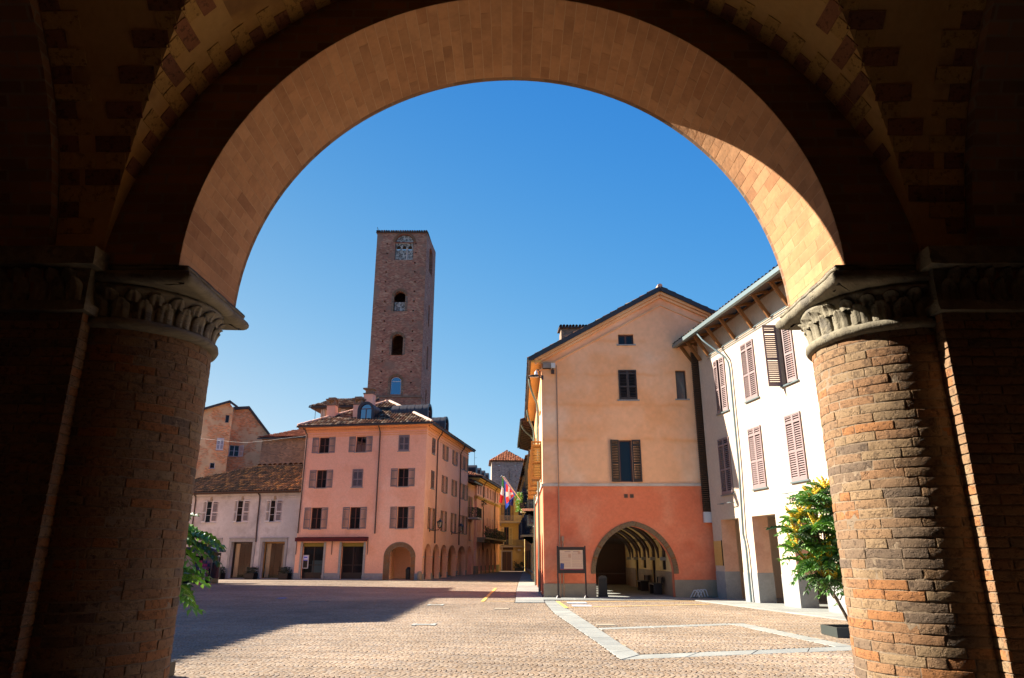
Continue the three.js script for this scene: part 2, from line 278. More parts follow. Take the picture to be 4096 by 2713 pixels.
{ // cobbles in segmental arcs: bands run across the square, the arcs of each band are stacked along it
  const top = 0.005, w = 0.0355, y0 = -0.03, v = [], q = (a, b, c, d) => v.push(...a, ...b, ...c, ...a, ...c, ...d);
  const P = [[-1, -1], [1, -1], [1, 1], [-1, 1]].map(([x, z]) => [x * w, z * w]), T = P.map(([x, z]) => [x * 0.9, top, z * 0.9]), S = P.map(([x, z]) => [x, 0, z]), D = P.map(([x, z]) => [x, y0, z]);
  q(T[3], T[2], T[1], T[0]);
  for (let i = 0; i < 4; i++) { const j = (i + 1) % 4; q(S[j], S[i], T[i], T[j]); q(D[j], D[i], S[i], S[j]); }
  const g = new THREE.BufferGeometry(); g.setAttribute('position', new THREE.Float32BufferAttribute(v, 3)); g.computeVertexNormals(); uvm(g);
  const list = [], W = 0.9, sag = 0.25, sp = 0.077, o = new THREE.Object3D();
  const warp = (x, z) => [x + 0.5 * Math.sin(z * 0.23 + x * 0.06), z + 1.3 * Math.sin(x * 0.17 + 0.6) + 0.5 * Math.sin(z * 0.11 + x * 0.3)];
  for (let b = -60; b < -3; b++) for (let k = -430; k < 175; k++) {
    const x0 = k * sp;
    for (let i = 0; i < 13; i++) {
      const t = (i + 0.5) / 13 * 2 - 1, xa = x0 + sag * (1 - t * t) + rr(-0.006, 0.006), za = (b + 0.5 + t / 2) * W + rr(-0.006, 0.006);
      const [x, z] = warp(xa, za);
      if (z > -5.4 || z < -51.5) continue;
      if (x < 0.56 * z - 2.2 || x > -0.6 * z + 2.5) continue;                 // out of sight behind the piers
      if (x > 9.6 + (z + 14) * 0.2 * -1) continue;
      if (stoneAreas.some(s => insideQuad(s, x, z, 0.03))) continue;
      if (x > 1.28 && z < -29.1) continue;
      list.push([x, z, -Math.atan2(sag * 4 * t, W) + rr(-0.05, 0.05), rr(0.82, 0.92), rr(0.96, 1.1), rr(-0.0025, 0.002)]);
    }
  }
  const im = new THREE.InstancedMesh(g, new THREE.MeshPhysicalMaterial({ roughness: 0.9, specularIntensity: 0.4, bumpMap: bumpPlaster, bumpScale: 0.003 }), list.length), c = new THREE.Color();
  const pal = [[0.25, 0.183, 0.124], [0.272, 0.208, 0.147], [0.235, 0.168, 0.112], [0.26, 0.197, 0.142], [0.285, 0.225, 0.165], [0.228, 0.187, 0.15]];
  list.forEach(([x, z, a, sx, sz, dy], i) => {
    o.position.set(x, dy, z); o.rotation.set(rr(-0.025, 0.025), a, rr(-0.025, 0.025)); o.scale.set(sx, 1, sz); o.updateMatrix(); im.setMatrixAt(i, o.matrix);
    const p = pal[Math.floor(rnd() * 6)], m = (0.50 + 0.66 * fbm(x / 40 + 3, z / 40 + 3, 16, 4, 71) + 0.28 * fbm(x / 40 + 3, z / 40 + 3, 60, 3, 77)) * rr(0.92, 1.08); im.setColorAt(i, c.setRGB(p[0] * m, p[1] * m, p[2] * m));
  });
  im.name = 'cobblestones'; im.userData = { kind: 'stuff', label: 'pinkish porphyry cobbles laid in small arcs across the square', category: 'paving' }; im.castShadow = im.receiveShadow = true; scene.add(im);
  console.log('cobbles', list.length);
}

// ================================================================ the arcade the camera stands in
const brickSurface = colorTex(512, (u, v) => {
  const a = fbm(u, v, 12, 5, 161), b = fbm(u, v, 26, 4, 163), c = fbm(u, v, 70, 2, 165);
  let k = mix3([0.78, 0.74, 0.70], [1.0, 0.97, 0.92], a); k = mix3(k, [0.40, 0.36, 0.33], step(0.58, 0.68, b) * 0.8); k = mix3(k, [1.0, 0.98, 0.9], step(0.62, 0.7, fbm(u, v, 18, 4, 167)) * 0.5);
  const m = 0.85 + 0.3 * c; return k.map(q => q * m);
}, 0.55);
const brickMats = [[0.238, 0.13, 0.064], [0.228, 0.14, 0.074], [0.246, 0.165, 0.092], [0.205, 0.126, 0.07], [0.28, 0.125, 0.045], [0.232, 0.16, 0.092], [0.158, 0.108, 0.07], [0.128, 0.09, 0.062]].map(t => mat({ color: lin(...t), map: brickSurface, bumpMap: bumpPits, bumpScale: 0.005, roughness: 0.95 }));
M.mortar = mat({ map: grime([0.22, 0.16, 0.105], 171, 0.6), bumpMap: bumpPits, bumpScale: 0.006, roughness: 0.95 });
M.innerBrick = mat({ map: brickTexture(512, 3, 43, 12, [[0.23, 0.115, 0.055], [0.25, 0.125, 0.06], [0.20, 0.105, 0.052]], [0.22, 0.16, 0.105], 173), roughness: 0.95 });
// one brick: f(u, v, d) gives the point at u along, v up and d metres behind the face
function brickGeo(f, { nu = 4, rough = 0.002, worn = 0.004, deep = 0.03, len = 0.23, h = 0.06, plain = false } = {}) {
  const pos = [], uv = [], idx = [], ox = rr(0, 4), oy = rr(0, 4), grid = [], us = plain ? [0, 1] : [0], vs = plain ? [0, 1] : [0, 0.1, 0.9, 1];
  if (!plain) { const e = Math.min(0.2, 0.007 / len); us.push(e); for (let i = 1; i < nu - 1; i++) us.push(e + (1 - 2 * e) * i / (nu - 1)); us.push(1 - e, 1); }
  const U = us.length - 1, V = vs.length - 1;
  const add = (u, v, d) => { const p = f(u, v, d); pos.push(p[0], p[1], p[2]); uv.push(u * len + ox, v * h + oy + d); return pos.length / 3 - 1; };
  const chip = rnd() < 0.3 ? Math.floor(rnd() * 4) : -1;
  for (let j = 0; j <= V; j++) { grid.push([]); for (let i = 0; i <= U; i++) {
    const edge = (i === 0 || i === U || j === 0 || j === V) ? 1 : 0, corner = (i <= 1 || i >= U - 1) && (j <= 1 || j >= V - 1) && ((i > U / 2) + 2 * (j > V / 2)) === chip;
    grid[j].push(add(us[i], vs[j], plain ? 0 : rr(0, rough) + (edge ? worn * rr(0.5, 1.2) : 0) + (corner ? worn * 1.6 : 0)));
  } }
  for (let j = 0; j < V; j++) for (let i = 0; i < U; i++) { const a = grid[j][i], b = grid[j][i + 1], c = grid[j + 1][i + 1], d = grid[j + 1][i]; idx.push(a, b, c, a, c, d); }
  const rim = []; for (let i = 0; i < U; i++) rim.push([0, i]); for (let j = 0; j < V; j++) rim.push([j, U]); for (let i = U; i > 0; i--) rim.push([V, i]); for (let j = V; j > 0; j--) rim.push([j, 0]);
  const front = rim.map(([j, i]) => { const q = grid[j][i]; pos.push(pos[q * 3], pos[q * 3 + 1], pos[q * 3 + 2]); uv.push(uv[q * 2], uv[q * 2 + 1]); return pos.length / 3 - 1; });
  const back = rim.map(([j, i]) => add(us[i], vs[j], deep));
  rim.forEach((_, k) => { const n = (k + 1) % rim.length; idx.push(front[k], back[k], back[n], front[k], back[n], front[n]); });
  const g = new THREE.BufferGeometry(); g.setAttribute('position', new THREE.Float32BufferAttribute(pos, 3)); g.setAttribute('uv', new THREE.Float32BufferAttribute(uv, 2)); g.setIndex(idx); g.computeVertexNormals(); return g;
}
const flip = g => { const i = g.index.array; for (let k = 0; k < i.length; k += 3) { const t = i[k]; i[k] = i[k + 1]; i[k + 1] = t; } g.computeVertexNormals(); return g; };
const JAMB = 2.58, COLX = 2.555, COLZ = -4.5, COLR = 0.48, NEAR = -3.92, FAR = -4.9, SPRING = 3.34, COURSE = 0.0568;
function toneAt(a, y, s) {                      // which brick colour: blotches of soot and reds, more orange low down
  const n = noise3(a * 3 + 50, y * 3.2 + 50, s), m = noise3(a * 5 + 90, y * 7 + 20, s + 5), r = rnd();
  if (n > 0.66 && m > 0.4) return r < 0.55 ? 6 : r < 0.8 ? 7 : 3;
  if (y < 1.25 && r < 0.6) return r < 0.3 ? 4 : 0;
  return r < 0.28 ? 0 : r < 0.5 ? 1 : r < 0.68 ? 2 : r < 0.82 ? 3 : r < 0.88 ? 4 : 5;
}
function leafGeo(w, h, curl, thick, at) {       // a tongue-shaped stone leaf; at(x, y, out) places it
  const nu = 8, nv = 9, pos = [], idx = [];
  const out = (u, v) => thick * (1 - 0.75 * u * u) + curl * v * v * v - 0.016 * Math.exp(-(u * u) / 0.015) * (1 - v * 0.6);
  for (let s = 0; s < 2; s++) for (let j = 0; j <= nv; j++) for (let i = 0; i <= nu; i++) {
    const u = i / nu * 2 - 1, v = j / nv, ww = v < 0.55 ? 1 : Math.sqrt(Math.max(0.12, 1 - Math.pow((v - 0.55) / 0.45, 2)));
    pos.push(...at(u * ww * w / 2, v * h, s ? out(u, v) - 0.02 - 0.01 * v : out(u, v)));
  }
  const N = (nu + 1) * (nv + 1), id = (s, j, i) => s * N + j * (nu + 1) + i;
  for (let s = 0; s < 2; s++) for (let j = 0; j < nv; j++) for (let i = 0; i < nu; i++) { const a = id(s, j, i), b = id(s, j, i + 1), c = id(s, j + 1, i + 1), d = id(s, j + 1, i); if (s) idx.push(a, c, b, a, d, c); else idx.push(a, b, c, a, c, d); }
  for (let i = 0; i < nu; i++) { idx.push(id(0, nv, i), id(0, nv, i + 1), id(1, nv, i + 1), id(0, nv, i), id(1, nv, i + 1), id(1, nv, i)); }
  for (let j = 0; j < nv; j++) for (const i of [0, nu]) { const a = id(0, j, i), b = id(0, j + 1, i), c = id(1, j + 1, i), d = id(1, j, i); if (i) idx.push(a, d, c, a, c, b); else idx.push(a, b, c, a, c, d); }
  const g = new THREE.BufferGeometry(); g.setAttribute('position', new THREE.Float32BufferAttribute(pos, 3)); g.setIndex(idx); g.computeVertexNormals();
  const uv = []; for (let k = 0; k < pos.length; k += 3) uv.push(pos[k] + pos[k + 2] * 0.7, pos[k + 1]); g.setAttribute('uv', new THREE.Float32BufferAttribute(uv, 2)); return g;
}
function roughen(g, amp, f) {                   // knock a smooth stone surface about a little
  const p = g.attributes.position; for (let i = 0; i < p.count; i++) { const x = p.getX(i), y = p.getY(i), z = p.getZ(i), n = (k) => (noise3(x * f + 40 + z * f * 0.7, y * f + 40 + z * f * 0.4, k) - 0.5) * amp; p.setXYZ(i, x + n(1), y + n(2), z + n(3)); } g.computeVertexNormals(); return g;
}
function abacusGeo(x0, x1, z0, z1, y0, y1, r) { // rounded slab: half-round edge on all sides
  const n = 7, ns = 26, ring = [], pos = [], idx = [], corner = [];
  const per = []; const push = (x, z, nx, nz) => per.push([x, z, nx, nz]);
  for (let i = 0; i < ns; i++) push(lerp(x0, x1, i / ns), z1, 0, 1); for (let i = 0; i < ns; i++) push(x1, lerp(z1, z0, i / ns), 1, 0); for (let i = 0; i < ns; i++) push(lerp(x1, x0, i / ns), z0, 0, -1); for (let i = 0; i < ns; i++) push(x0, lerp(z0, z1, i / ns), -1, 0);
  per.forEach((p, k) => { if (k % ns === 0) { const q = per[(k + per.length - 1) % per.length]; p[2] += q[2]; p[3] += q[3]; } });
  const prof = [[0, y1], [-0.004, y1 - 0.022], [-0.022, y1 - 0.026]]; const h = y1 - 0.03 - y0; for (let i = 0; i <= n; i++) { const t = Math.PI * i / n; prof.push([-0.022 + Math.sin(t) * r, y1 - 0.03 - h * (1 - Math.cos(t)) / 2]); } prof.push([-0.16, y0 - 0.002]);
  prof.forEach(([o, y]) => per.forEach(([x, z, nx, nz]) => pos.push(x + nx * o, y, z + nz * o)));
  const K = per.length; for (let j = 0; j < prof.length - 1; j++) for (let i = 0; i < K; i++) { const a = j * K + i, b = j * K + (i + 1) % K; idx.push(a, a + K, b + K, a, b + K, b); }
  const c = pos.length / 3; pos.push((x0 + x1) / 2, y1, (z0 + z1) / 2); for (let i = 0; i < K; i++) idx.push(i, (i + 1) % K, c);
  const g = new THREE.BufferGeometry(); g.setAttribute('position', new THREE.Float32BufferAttribute(pos, 3)); g.setIndex(idx); roughen(g, 0.008, 18); return g;
}
function uvKeep(g) { const p = g.attributes.position, uv = []; for (let i = 0; i < p.count; i++) uv.push(p.getX(i) + p.getZ(i) * 0.8, p.getY(i) + p.getZ(i) * 0.3); g.setAttribute('uv', new THREE.Float32BufferAttribute(uv, 2)); return g; }

function brickColumn(s, label) {                // s: -1 left of the arch, 1 right of it; angle 0 looks into the opening, + towards the camera
  const t = thing('brick_column', label, 'column', [s * COLX, 0, COLZ]);
  const P = (a, y, r) => [-s * r * Math.cos(a), y, r * Math.sin(a)];
  const shaft = new THREE.CylinderGeometry(COLR - 0.005, COLR - 0.005, 2.97, 64, 30, true); shaft.translate(0, 1.485, 0); roughen(shaft, 0.004, 30);
  const sh = part(t, 'shaft', uvKeep(shaft), M.mortar, 'shaft of worn bricks in rough mortar'), low = [], A = 1.75;
  for (let c = 0; c < 52; c++) {
    const y0 = c * COURSE + 0.003, y1 = (c + 1) * COURSE - 0.0035; let a = -A - rr(0, 0.35) - (c % 2) * 0.22;
    while (a < A) {
      const len = (rnd() < 0.2 ? rr(0.1, 0.14) : rr(0.2, 0.27)), da = len / COLR, a0 = Math.max(a, -A), a1 = Math.min(a + da - 0.013, A), proud = rr(-0.002, 0.0025), w0 = rr(-0.003, 0.003), w1 = rr(-0.003, 0.003); a += da;
      if (a1 - a0 < 0.08) continue;
      let g = brickGeo((u, v, d) => P(lerp(a0, a1, u), lerp(y0 + lerp(w0, w1, u), y1 + lerp(w0, w1, u), v), COLR + proud - d), { nu: 4, len, worn: 0.0022, rough: 0.0022, deep: 0.02 }); if (s < 0) g = flip(g);
      if (y1 < 0.86) low.push(g); else part(sh, 'brick', g, brickMats[toneAt((a0 + a1) / 2 + s * 7, y0, 3 + s)]);
    }
  }
  const lowPart = part(sh, 'brickwork', low, brickMats[0]); lowPart.userData.kind = 'stuff';
  // capital: astragal, bell, two rows of leaves, abacus
  const prof = []; for (let i = 0; i <= 8; i++) { const q = -Math.PI / 2 + Math.PI * i / 8; prof.push(new THREE.Vector2(COLR - 0.005 + 0.045 * Math.cos(q), 2.975 + 0.037 * Math.sin(q))); }
  prof.unshift(new THREE.Vector2(COLR - 0.05, 2.938));
  prof.push(new THREE.Vector2(COLR - 0.01, 3.03), new THREE.Vector2(COLR - 0.004, 3.10), new THREE.Vector2(COLR + 0.015, 3.16), new THREE.Vector2(COLR + 0.045, 3.195), new THREE.Vector2(COLR + 0.045, 3.22), new THREE.Vector2(COLR - 0.08, 3.225));
  const bell = new THREE.LatheGeometry(prof, 56); roughen(bell, 0.007, 22);
  const cap = part(t, 'capital', uvKeep(bell), M.sandstone, 'weathered carved stone capital');
  for (let row = 0; row < 2; row++) for (let i = 0; i < 13; i++) {
    const a = (i - 6 + row * 0.5) * 0.262, w = row ? 0.095 : 0.112, h = row ? 0.07 : 0.125, yb = row ? 3.115 : 3.012;
    let g = leafGeo(w * rr(0.93, 1.05), h * rr(0.94, 1.06), row ? 0.034 : 0.026, 0.02, (x, y, o) => P(a + x / COLR, yb + y, COLR - 0.008 + o + (row ? 0.02 : 0) + 0.12 * Math.max(0, y - 0.06) * (row ? 1.2 : 0.5)));
    if (s < 0) { g = flip(g); } part(cap, 'leaf', roughen(g, 0.004, 30), M.sandstone);
  }
  const ax = COLX - 2.02, ab = s < 0 ? abacusGeo(-0.35, ax, -0.44, 0.52, 3.222, SPRING - 0.002, 0.05) : abacusGeo(-ax, 0.35, -0.44, 0.52, 3.222, SPRING - 0.002, 0.05);
  part(cap, 'abacus', uvKeep(ab), M.sandstone);
  return t;
}
brickColumn(-1, 'shaded brick half column with carved capital on the left of the arch');
brickColumn(1, 'sunlit brick half column with carved capital on the right of the arch');

function brickPier(s, label) {
  const t = thing('brick_pier', label, 'pier', [s * JAMB, 0, 0]), X = x => s * x;        // x: metres outward from the jamb
  const core = part(t, 'core', s > 0 ? bx(0.008, 4.2, 0, SPRING, FAR + 0.01, NEAR - 0.008) : bx(-4.2, -0.008, 0, SPRING, FAR + 0.01, NEAR - 0.008), M.mortar), low = [];
  for (let c = 0; c < 53; c++) {
    const y0 = c * COURSE + 0.004, y1 = (c + 1) * COURSE - 0.005, add = g => { if (y1 < 0.86) low.push(g); else part(core, 'brick', g, brickMats[pick([0, 1, 3, 0, 1, 3, 6])]); };
    const lead = c % 2 ? 0.13 : 0.27; let x = 0;
    while (x < 1.0) { // the face towards the camera
      const L = x === 0 ? lead : rr(0.25, 0.29), x0 = x, x1 = x + L - 0.009, p = rr(-0.002, 0.002); x += L;
      let g = brickGeo((u, v, d) => [X(lerp(x0, x1, u)), lerp(y0, y1, v), NEAR + p - d], { nu: 3, worn: 0.002, rough: 0.002, len: L, deep: 0.02 }); if (s < 0) g = flip(g); add(g);
    }
    const d0 = c % 2 ? 0.27 : 0.13, p = rr(-0.002, 0.002);
    let g = brickGeo((u, v, d) => [X(d + p), lerp(y0, y1, v), lerp(NEAR - d0, NEAR - 0.002, u)], { nu: 2, worn: 0.001, rough: 0.001, len: d0, deep: 0.02 }); if (s < 0) g = flip(g);
    if (y1 < 0.86) low.push(g); else part(core, 'brick', g, brickMats[pick([0, 1, 4, 0, 1, 2])]);
  }
  const lp = part(core, 'brickwork', low, brickMats[1]); lp.userData.kind = 'stuff';
  // stone frieze of leaves between two mouldings, turning the corner
  const slabs = [[0.0, 3.002, 3.062, 0.035], [0, 3.062, 3.285, 0.004], [0, 3.285, 3.40, 0.06]].map(([, a, b, o]) => { const g = new THREE.BoxGeometry(4.2 + o, b - a, 0.35 + o, 40, 3, 6); g.translate(X(2.1 - o / 2), (a + b) / 2, NEAR + o / 2 - 0.175 + o / 2); return roughen(g, 0.008, 20); });
  const fr = part(t, 'frieze', slabs.map(uvKeep), M.sandstone, 'dark stone frieze with carved leaves');
  for (let row = 0; row < 2; row++) for (let i = 0; i < 8; i++) {
    const xc = 0.07 + i * 0.104 + row * 0.05;
    let g = leafGeo(0.088, row ? 0.09 : 0.15, 0.03, 0.024, (x, y, o) => [X(xc + x), (row ? 3.19 : 3.065) + y, NEAR + 0.002 + o]); if (s < 0) g = flip(g);
    part(fr, 'leaf', roughen(g, 0.005, 40), M.sandstone);
  }
  return t;
}
brickPier(-1, 'dark brick pier at the left edge with leaf frieze');
brickPier(1, 'dark brick pier at the right edge with sunlit edge');

{ // the wall over the arch, with its soffit of plastered bricks
  const RA = 2.083, t = thing('arch_wall', 'dark round arch framing the square, its underside of plastered bricks', 'arch', [0, SPRING, (NEAR + FAR) / 2]);
  const pts = [[-6.8, 0.062], [-6.8, 4.6], [6.8, 4.6], [6.8, 0.062], [JAMB + 0.1, 0.062], [JAMB + 0.1, 0.0], [RA, 0]];
  for (let i = 1; i < 60; i++) { const a = Math.PI * i / 60; pts.push([RA * Math.cos(a), RA * Math.sin(a) * 1.0]); }
  pts.push([-RA, 0], [-JAMB - 0.1, 0], [-JAMB - 0.1, 0.062]);
  part(t, 'wall', ext(shapeOf(pts), (FAR - NEAR) / 2, (NEAR - FAR) / 2 - 0.06), M.innerBrick);
  const zf = FAR + 0.05 - t.position.z, zn = NEAR - 0.06 - t.position.z, soff = new THREE.CylinderGeometry(RA - 0.0035, RA - 0.0035, zn - zf, 90, 1, true, 0, Math.PI); soff.rotateX(-Math.PI / 2); soff.rotateZ(-Math.PI / 2); soff.translate(0, 0, (zf + zn) / 2);
  soff.rotateZ(Math.PI);
  { const p = soff.attributes.position; let up = 0; for (let i = 0; i < p.count; i++) up += p.getY(i); if (up < 0) soff.rotateZ(Math.PI); }
  const bed = mat({ map: grime([0.48, 0.295, 0.16], 181, 0.8), roughness: 0.95 });
  const sp = part(t, 'soffit', uvKeep(soff), bed, 'brick soffit with thin pale joints');
  const sofSurf = colorTex(512, (u, v) => { const a = fbm(u, v, 6, 6, 191), b = fbm(u, v, 40, 3, 193); const w = step(0.48, 0.7, fbm(u, v, 3, 5, 195)), k = (0.66 + 0.5 * a + 0.2 * (b - 0.5)) * (1 - 0.22 * w); return [k, k * (0.98 - 0.05 * w), k * (0.95 - 0.08 * w)]; }, 1.3);
  const sm_ = [[0.46, 0.237, 0.108], [0.452, 0.23, 0.103], [0.466, 0.246, 0.116], [0.395, 0.196, 0.086], [0.375, 0.185, 0.082], [0.435, 0.215, 0.094]].map(c => mat({ color: lin(...c), map: sofSurf, bumpMap: bumpPlaster, bumpScale: 0.004, roughness: 0.92 }));
  const N = 84, T = zn - zf;
  for (let i = 0; i < N; i++) {
    const a0 = Math.PI * i / N + 0.0011, a1 = Math.PI * (i + 1) / N - 0.0011, cuts = i % 2 ? [0, T / 3, 2 * T / 3, T] : [0, T / 6, T / 2, 5 * T / 6, T];
    for (let k = 0; k + 1 < cuts.length; k++) {
      const z0 = zf + cuts[k], z1 = zf + cuts[k + 1] - 0.002, pr = RA - 0.0046 - rr(0, 0.0007);
      const g = brickGeo((u, v, d) => { const r = pr + d * 0.3, a = lerp(a0, a1, v); return [r * Math.cos(a), r * Math.sin(a), lerp(z0, z1, u)]; }, { nu: 3, worn: 0.0006, rough: 0.0006, deep: 0.02, len: z1 - z0, h: 0.08 });
      const n = noise3(i * 0.30 + 10, (z0 + z1) * 2.2 + 10 + i * 0.12, 9) + rr(-0.05, 0.05), q = rnd();
      part(sp, 'brick', flip(g), sm_[n > 0.60 ? (q < 0.5 ? 3 : q < 0.8 ? 4 : 5) : q < 0.45 ? 0 : q < 0.75 ? 1 : q < 0.93 ? 2 : 5]);
    }
  }
}
{ // groin vault over the bay, with toothed courses of brick along its edges
  const R = 2.58, C = 3.12, ZW = NEAR - 0.06, ZC = ZW + R, t = thing('groin_vault', 'dim groin vault with toothed courses of brown and yellow bricks', 'vault', [0, C, ZC]);
  const vMat = mat({ map: plaster([0.38, 0.21, 0.06], [0.43, 0.26, 0.09], [0.18, 0.09, 0.035], 2.2, 197, { stain: 0.6 }), roughness: 0.95 });
  const tb = [[0.24, 0.10, 0.045], [0.19, 0.08, 0.04], [0.44, 0.27, 0.08], [0.40, 0.24, 0.07]].map(c => mat({ color: lin(...c), map: brickSurface, roughness: 0.95 }));
  const ends = [2.9, R, 2.9, R];
  for (let q = 0; q < 4; q++) {                   // q 0: cell against the arch wall, 1 right, 2 behind, 3 left
    const rot = new THREE.Matrix4().makeRotationY(-q * Math.PI / 2), end = q % 2 ? 2.86 : R, v = [], n = 64, m = 4;
    const pt = (a, k) => { const x = R * Math.cos(a); return [x, R * Math.sin(a), lerp(-end, -Math.abs(x) - (Math.abs(x) > end ? -1e-3 : 0), k)]; };
    for (let i = 0; i < n; i++) for (let j = 0; j < m; j++) { const a0 = Math.PI * i / n, a1 = Math.PI * (i + 1) / n, P = [pt(a0, j / m), pt(a1, j / m), pt(a1, (j + 1) / m), pt(a0, (j + 1) / m)]; v.push(...P[0], ...P[1], ...P[2], ...P[0], ...P[2], ...P[3]); }
    let g = new THREE.BufferGeometry(); g.setAttribute('position', new THREE.Float32BufferAttribute(v, 3)); g.computeVertexNormals(); g = uvm(g); g.applyMatrix4(rot);
    const cell = part(t, 'vault_cell', g, vMat); if (q === 2) continue;
    const N = 78;
    for (let i = 4; i < N - 4; i++) {
      const a0 = Math.PI * i / N + 0.001, a1 = Math.PI * (i + 1) / N - 0.001, x = R * Math.cos((a0 + a1) / 2), odd = i % 2;
      if (q && x * (q === 1 ? -1 : 1) > 0) { /* side cells: only the half towards the arch is in sight */ }
      const blocks = [[-end + 0.01, -end + (odd ? 0.13 : 0.23)], [-Math.abs(x) - (odd ? 0.23 : 0.13), -Math.abs(x) - 0.01]];
      if (blocks[0][1] > blocks[1][0]) blocks.pop();
      for (const [z0, z1] of blocks) {
        if (z1 > -0.1 || (z1 - z0) < 0.05 || z1 > -Math.abs(x)) continue;
        const bg = brickGeo((u, w, d) => { const r = R - 0.006 + d, a = lerp(a0, a1, w); return [r * Math.cos(a), r * Math.sin(a), lerp(z0, z1, u)]; }, { plain: true, deep: 0.006, len: z1 - z0, h: 0.1 });
        const fg = flip(bg); fg.applyMatrix4(rot); if (q && (q === 1 ? -1 : 1) * x < 0.3) continue;
        part(cell, 'brick', fg, tb[odd ? pick([0, 1]) : pick([2, 3])]);
      }
    }
  }
  // cross arches at either end of the bay, and what closes the bay in
  for (const s of [-1, 1]) {
    const w = thing('cross_arch', s < 0 ? 'dark brick cross arch over the left edge of the vault' : 'dark brick cross arch over the right edge of the vault', 'arch', [s * 2.86, C, ZC]);
    const p = []; for (let i = 0; i <= 40; i++) { const a = Math.PI * i / 40; p.push([(R - 0.07) * Math.cos(a), (R - 0.07) * Math.sin(a)]); } for (let i = 40; i >= 0; i--) { const a = Math.PI * i / 40; p.push([(R + 0.5) * Math.cos(a), (R + 0.5) * Math.sin(a)]); }
    const g = ext(shapeOf(p), 0, 0.75); g.applyMatrix4(new THREE.Matrix4().makeRotationY(s * Math.PI / 2)); part(w, 'ring', g, M.innerBrick);
  }
  const back = thing('back_wall', 'brick wall closing the arcade behind the viewer', 'wall', [0, 0, ZC + R + 0.05]); part(back, 'wall', bx(-4.6, 4.6, 0, 7.9, 0, 0.4), M.innerBrick);
  for (const s of [-1, 1]) { const e = thing('end_wall', s < 0 ? 'added unseen brick wall keeping the arcade bay dark on the left' : 'added unseen brick wall keeping the arcade bay dark on the right', 'wall', [s * 3.62, 0, ZC]); part(e, 'wall', bx(s < 0 ? -0.4 : 0, s < 0 ? 0 : 0.4, 0, 7.9, -R - 0.05, R + 0.04), M.innerBrick); }  // added out of view to keep light from the neighbouring bays out
  ground('added_roof_slab', bx(-6.8, 6.8, 7.95, 8.2, FAR - 0.4, ZC + R + 0.5), M.deck);  // unseen slab added to stop sky light leaking in past the vault
  ground('arcade_floor', bx(-4.2, 4.2, -0.1, 0.03, -5.3, ZC + R), mat({ map: grime([0.13, 0.12, 0.11], 199, 2), roughness: 0.8 }));
}

// ================================================================ building helpers
const V3 = (a) => new THREE.Vector3(...a);
const sideM = (L) => new THREE.Matrix4().makeRotationY(Math.PI / 2).setPosition(L, 0, 0);       // facade looking to +x, running back along -z
const leftM = () => new THREE.Matrix4().makeRotationY(-Math.PI / 2).setPosition(0, 0, 0);        // facade looking to -x; its x runs forward, use negative x
const ID = new THREE.Matrix4();
function wallShape(pts, holes) { const s = shapeOf(pts); holes.forEach(h => s.holes.push(h)); return s; }
const rectPts = (x0, x1, y0, y1) => [[x0, y0], [x1, y0], [x1, y1], [x0, y1]];
const shutCache = {};
function shutterGeo(w, h, pitch = 0.06, panels = [0.42, 0.86]) {     // louvred leaf: x 0..w, y 0..h, z 0..0.035
  const key = [w.toFixed(3), h.toFixed(3), pitch].join(); if (shutCache[key]) return shutCache[key];
  const t = 0.035, st = Math.min(0.055, w * 0.16), gs = [bx(0, st, 0, h, 0, t), bx(w - st, w, 0, h, 0, t)];
  const rails = [0, ...panels.map(p => p * h), h - 0.06];
  rails.forEach((y, i) => gs.push(bx(st, w - st, y, y + (i === 0 ? 0.11 : 0.06), 0, t)));
  for (let i = 0; i + 1 < rails.length; i++) for (let y = rails[i] + (i === 0 ? 0.13 : 0.08); y < rails[i + 1] - 0.01; y += pitch) { const g = new THREE.BoxGeometry(w - 2 * st, pitch * 0.78, 0.008); g.rotateX(-0.7); g.translate(w / 2, y, t / 2); gs.push(uvm(g)); }
  return (shutCache[key] = merge(gs));
}
function shared(parent, name, geo, m, matrix) { const o = new THREE.Mesh(geo, m); o.name = name; o.castShadow = o.receiveShadow = true; o.applyMatrix4(matrix); parent.add(o); return o; }
const frameCache = {};
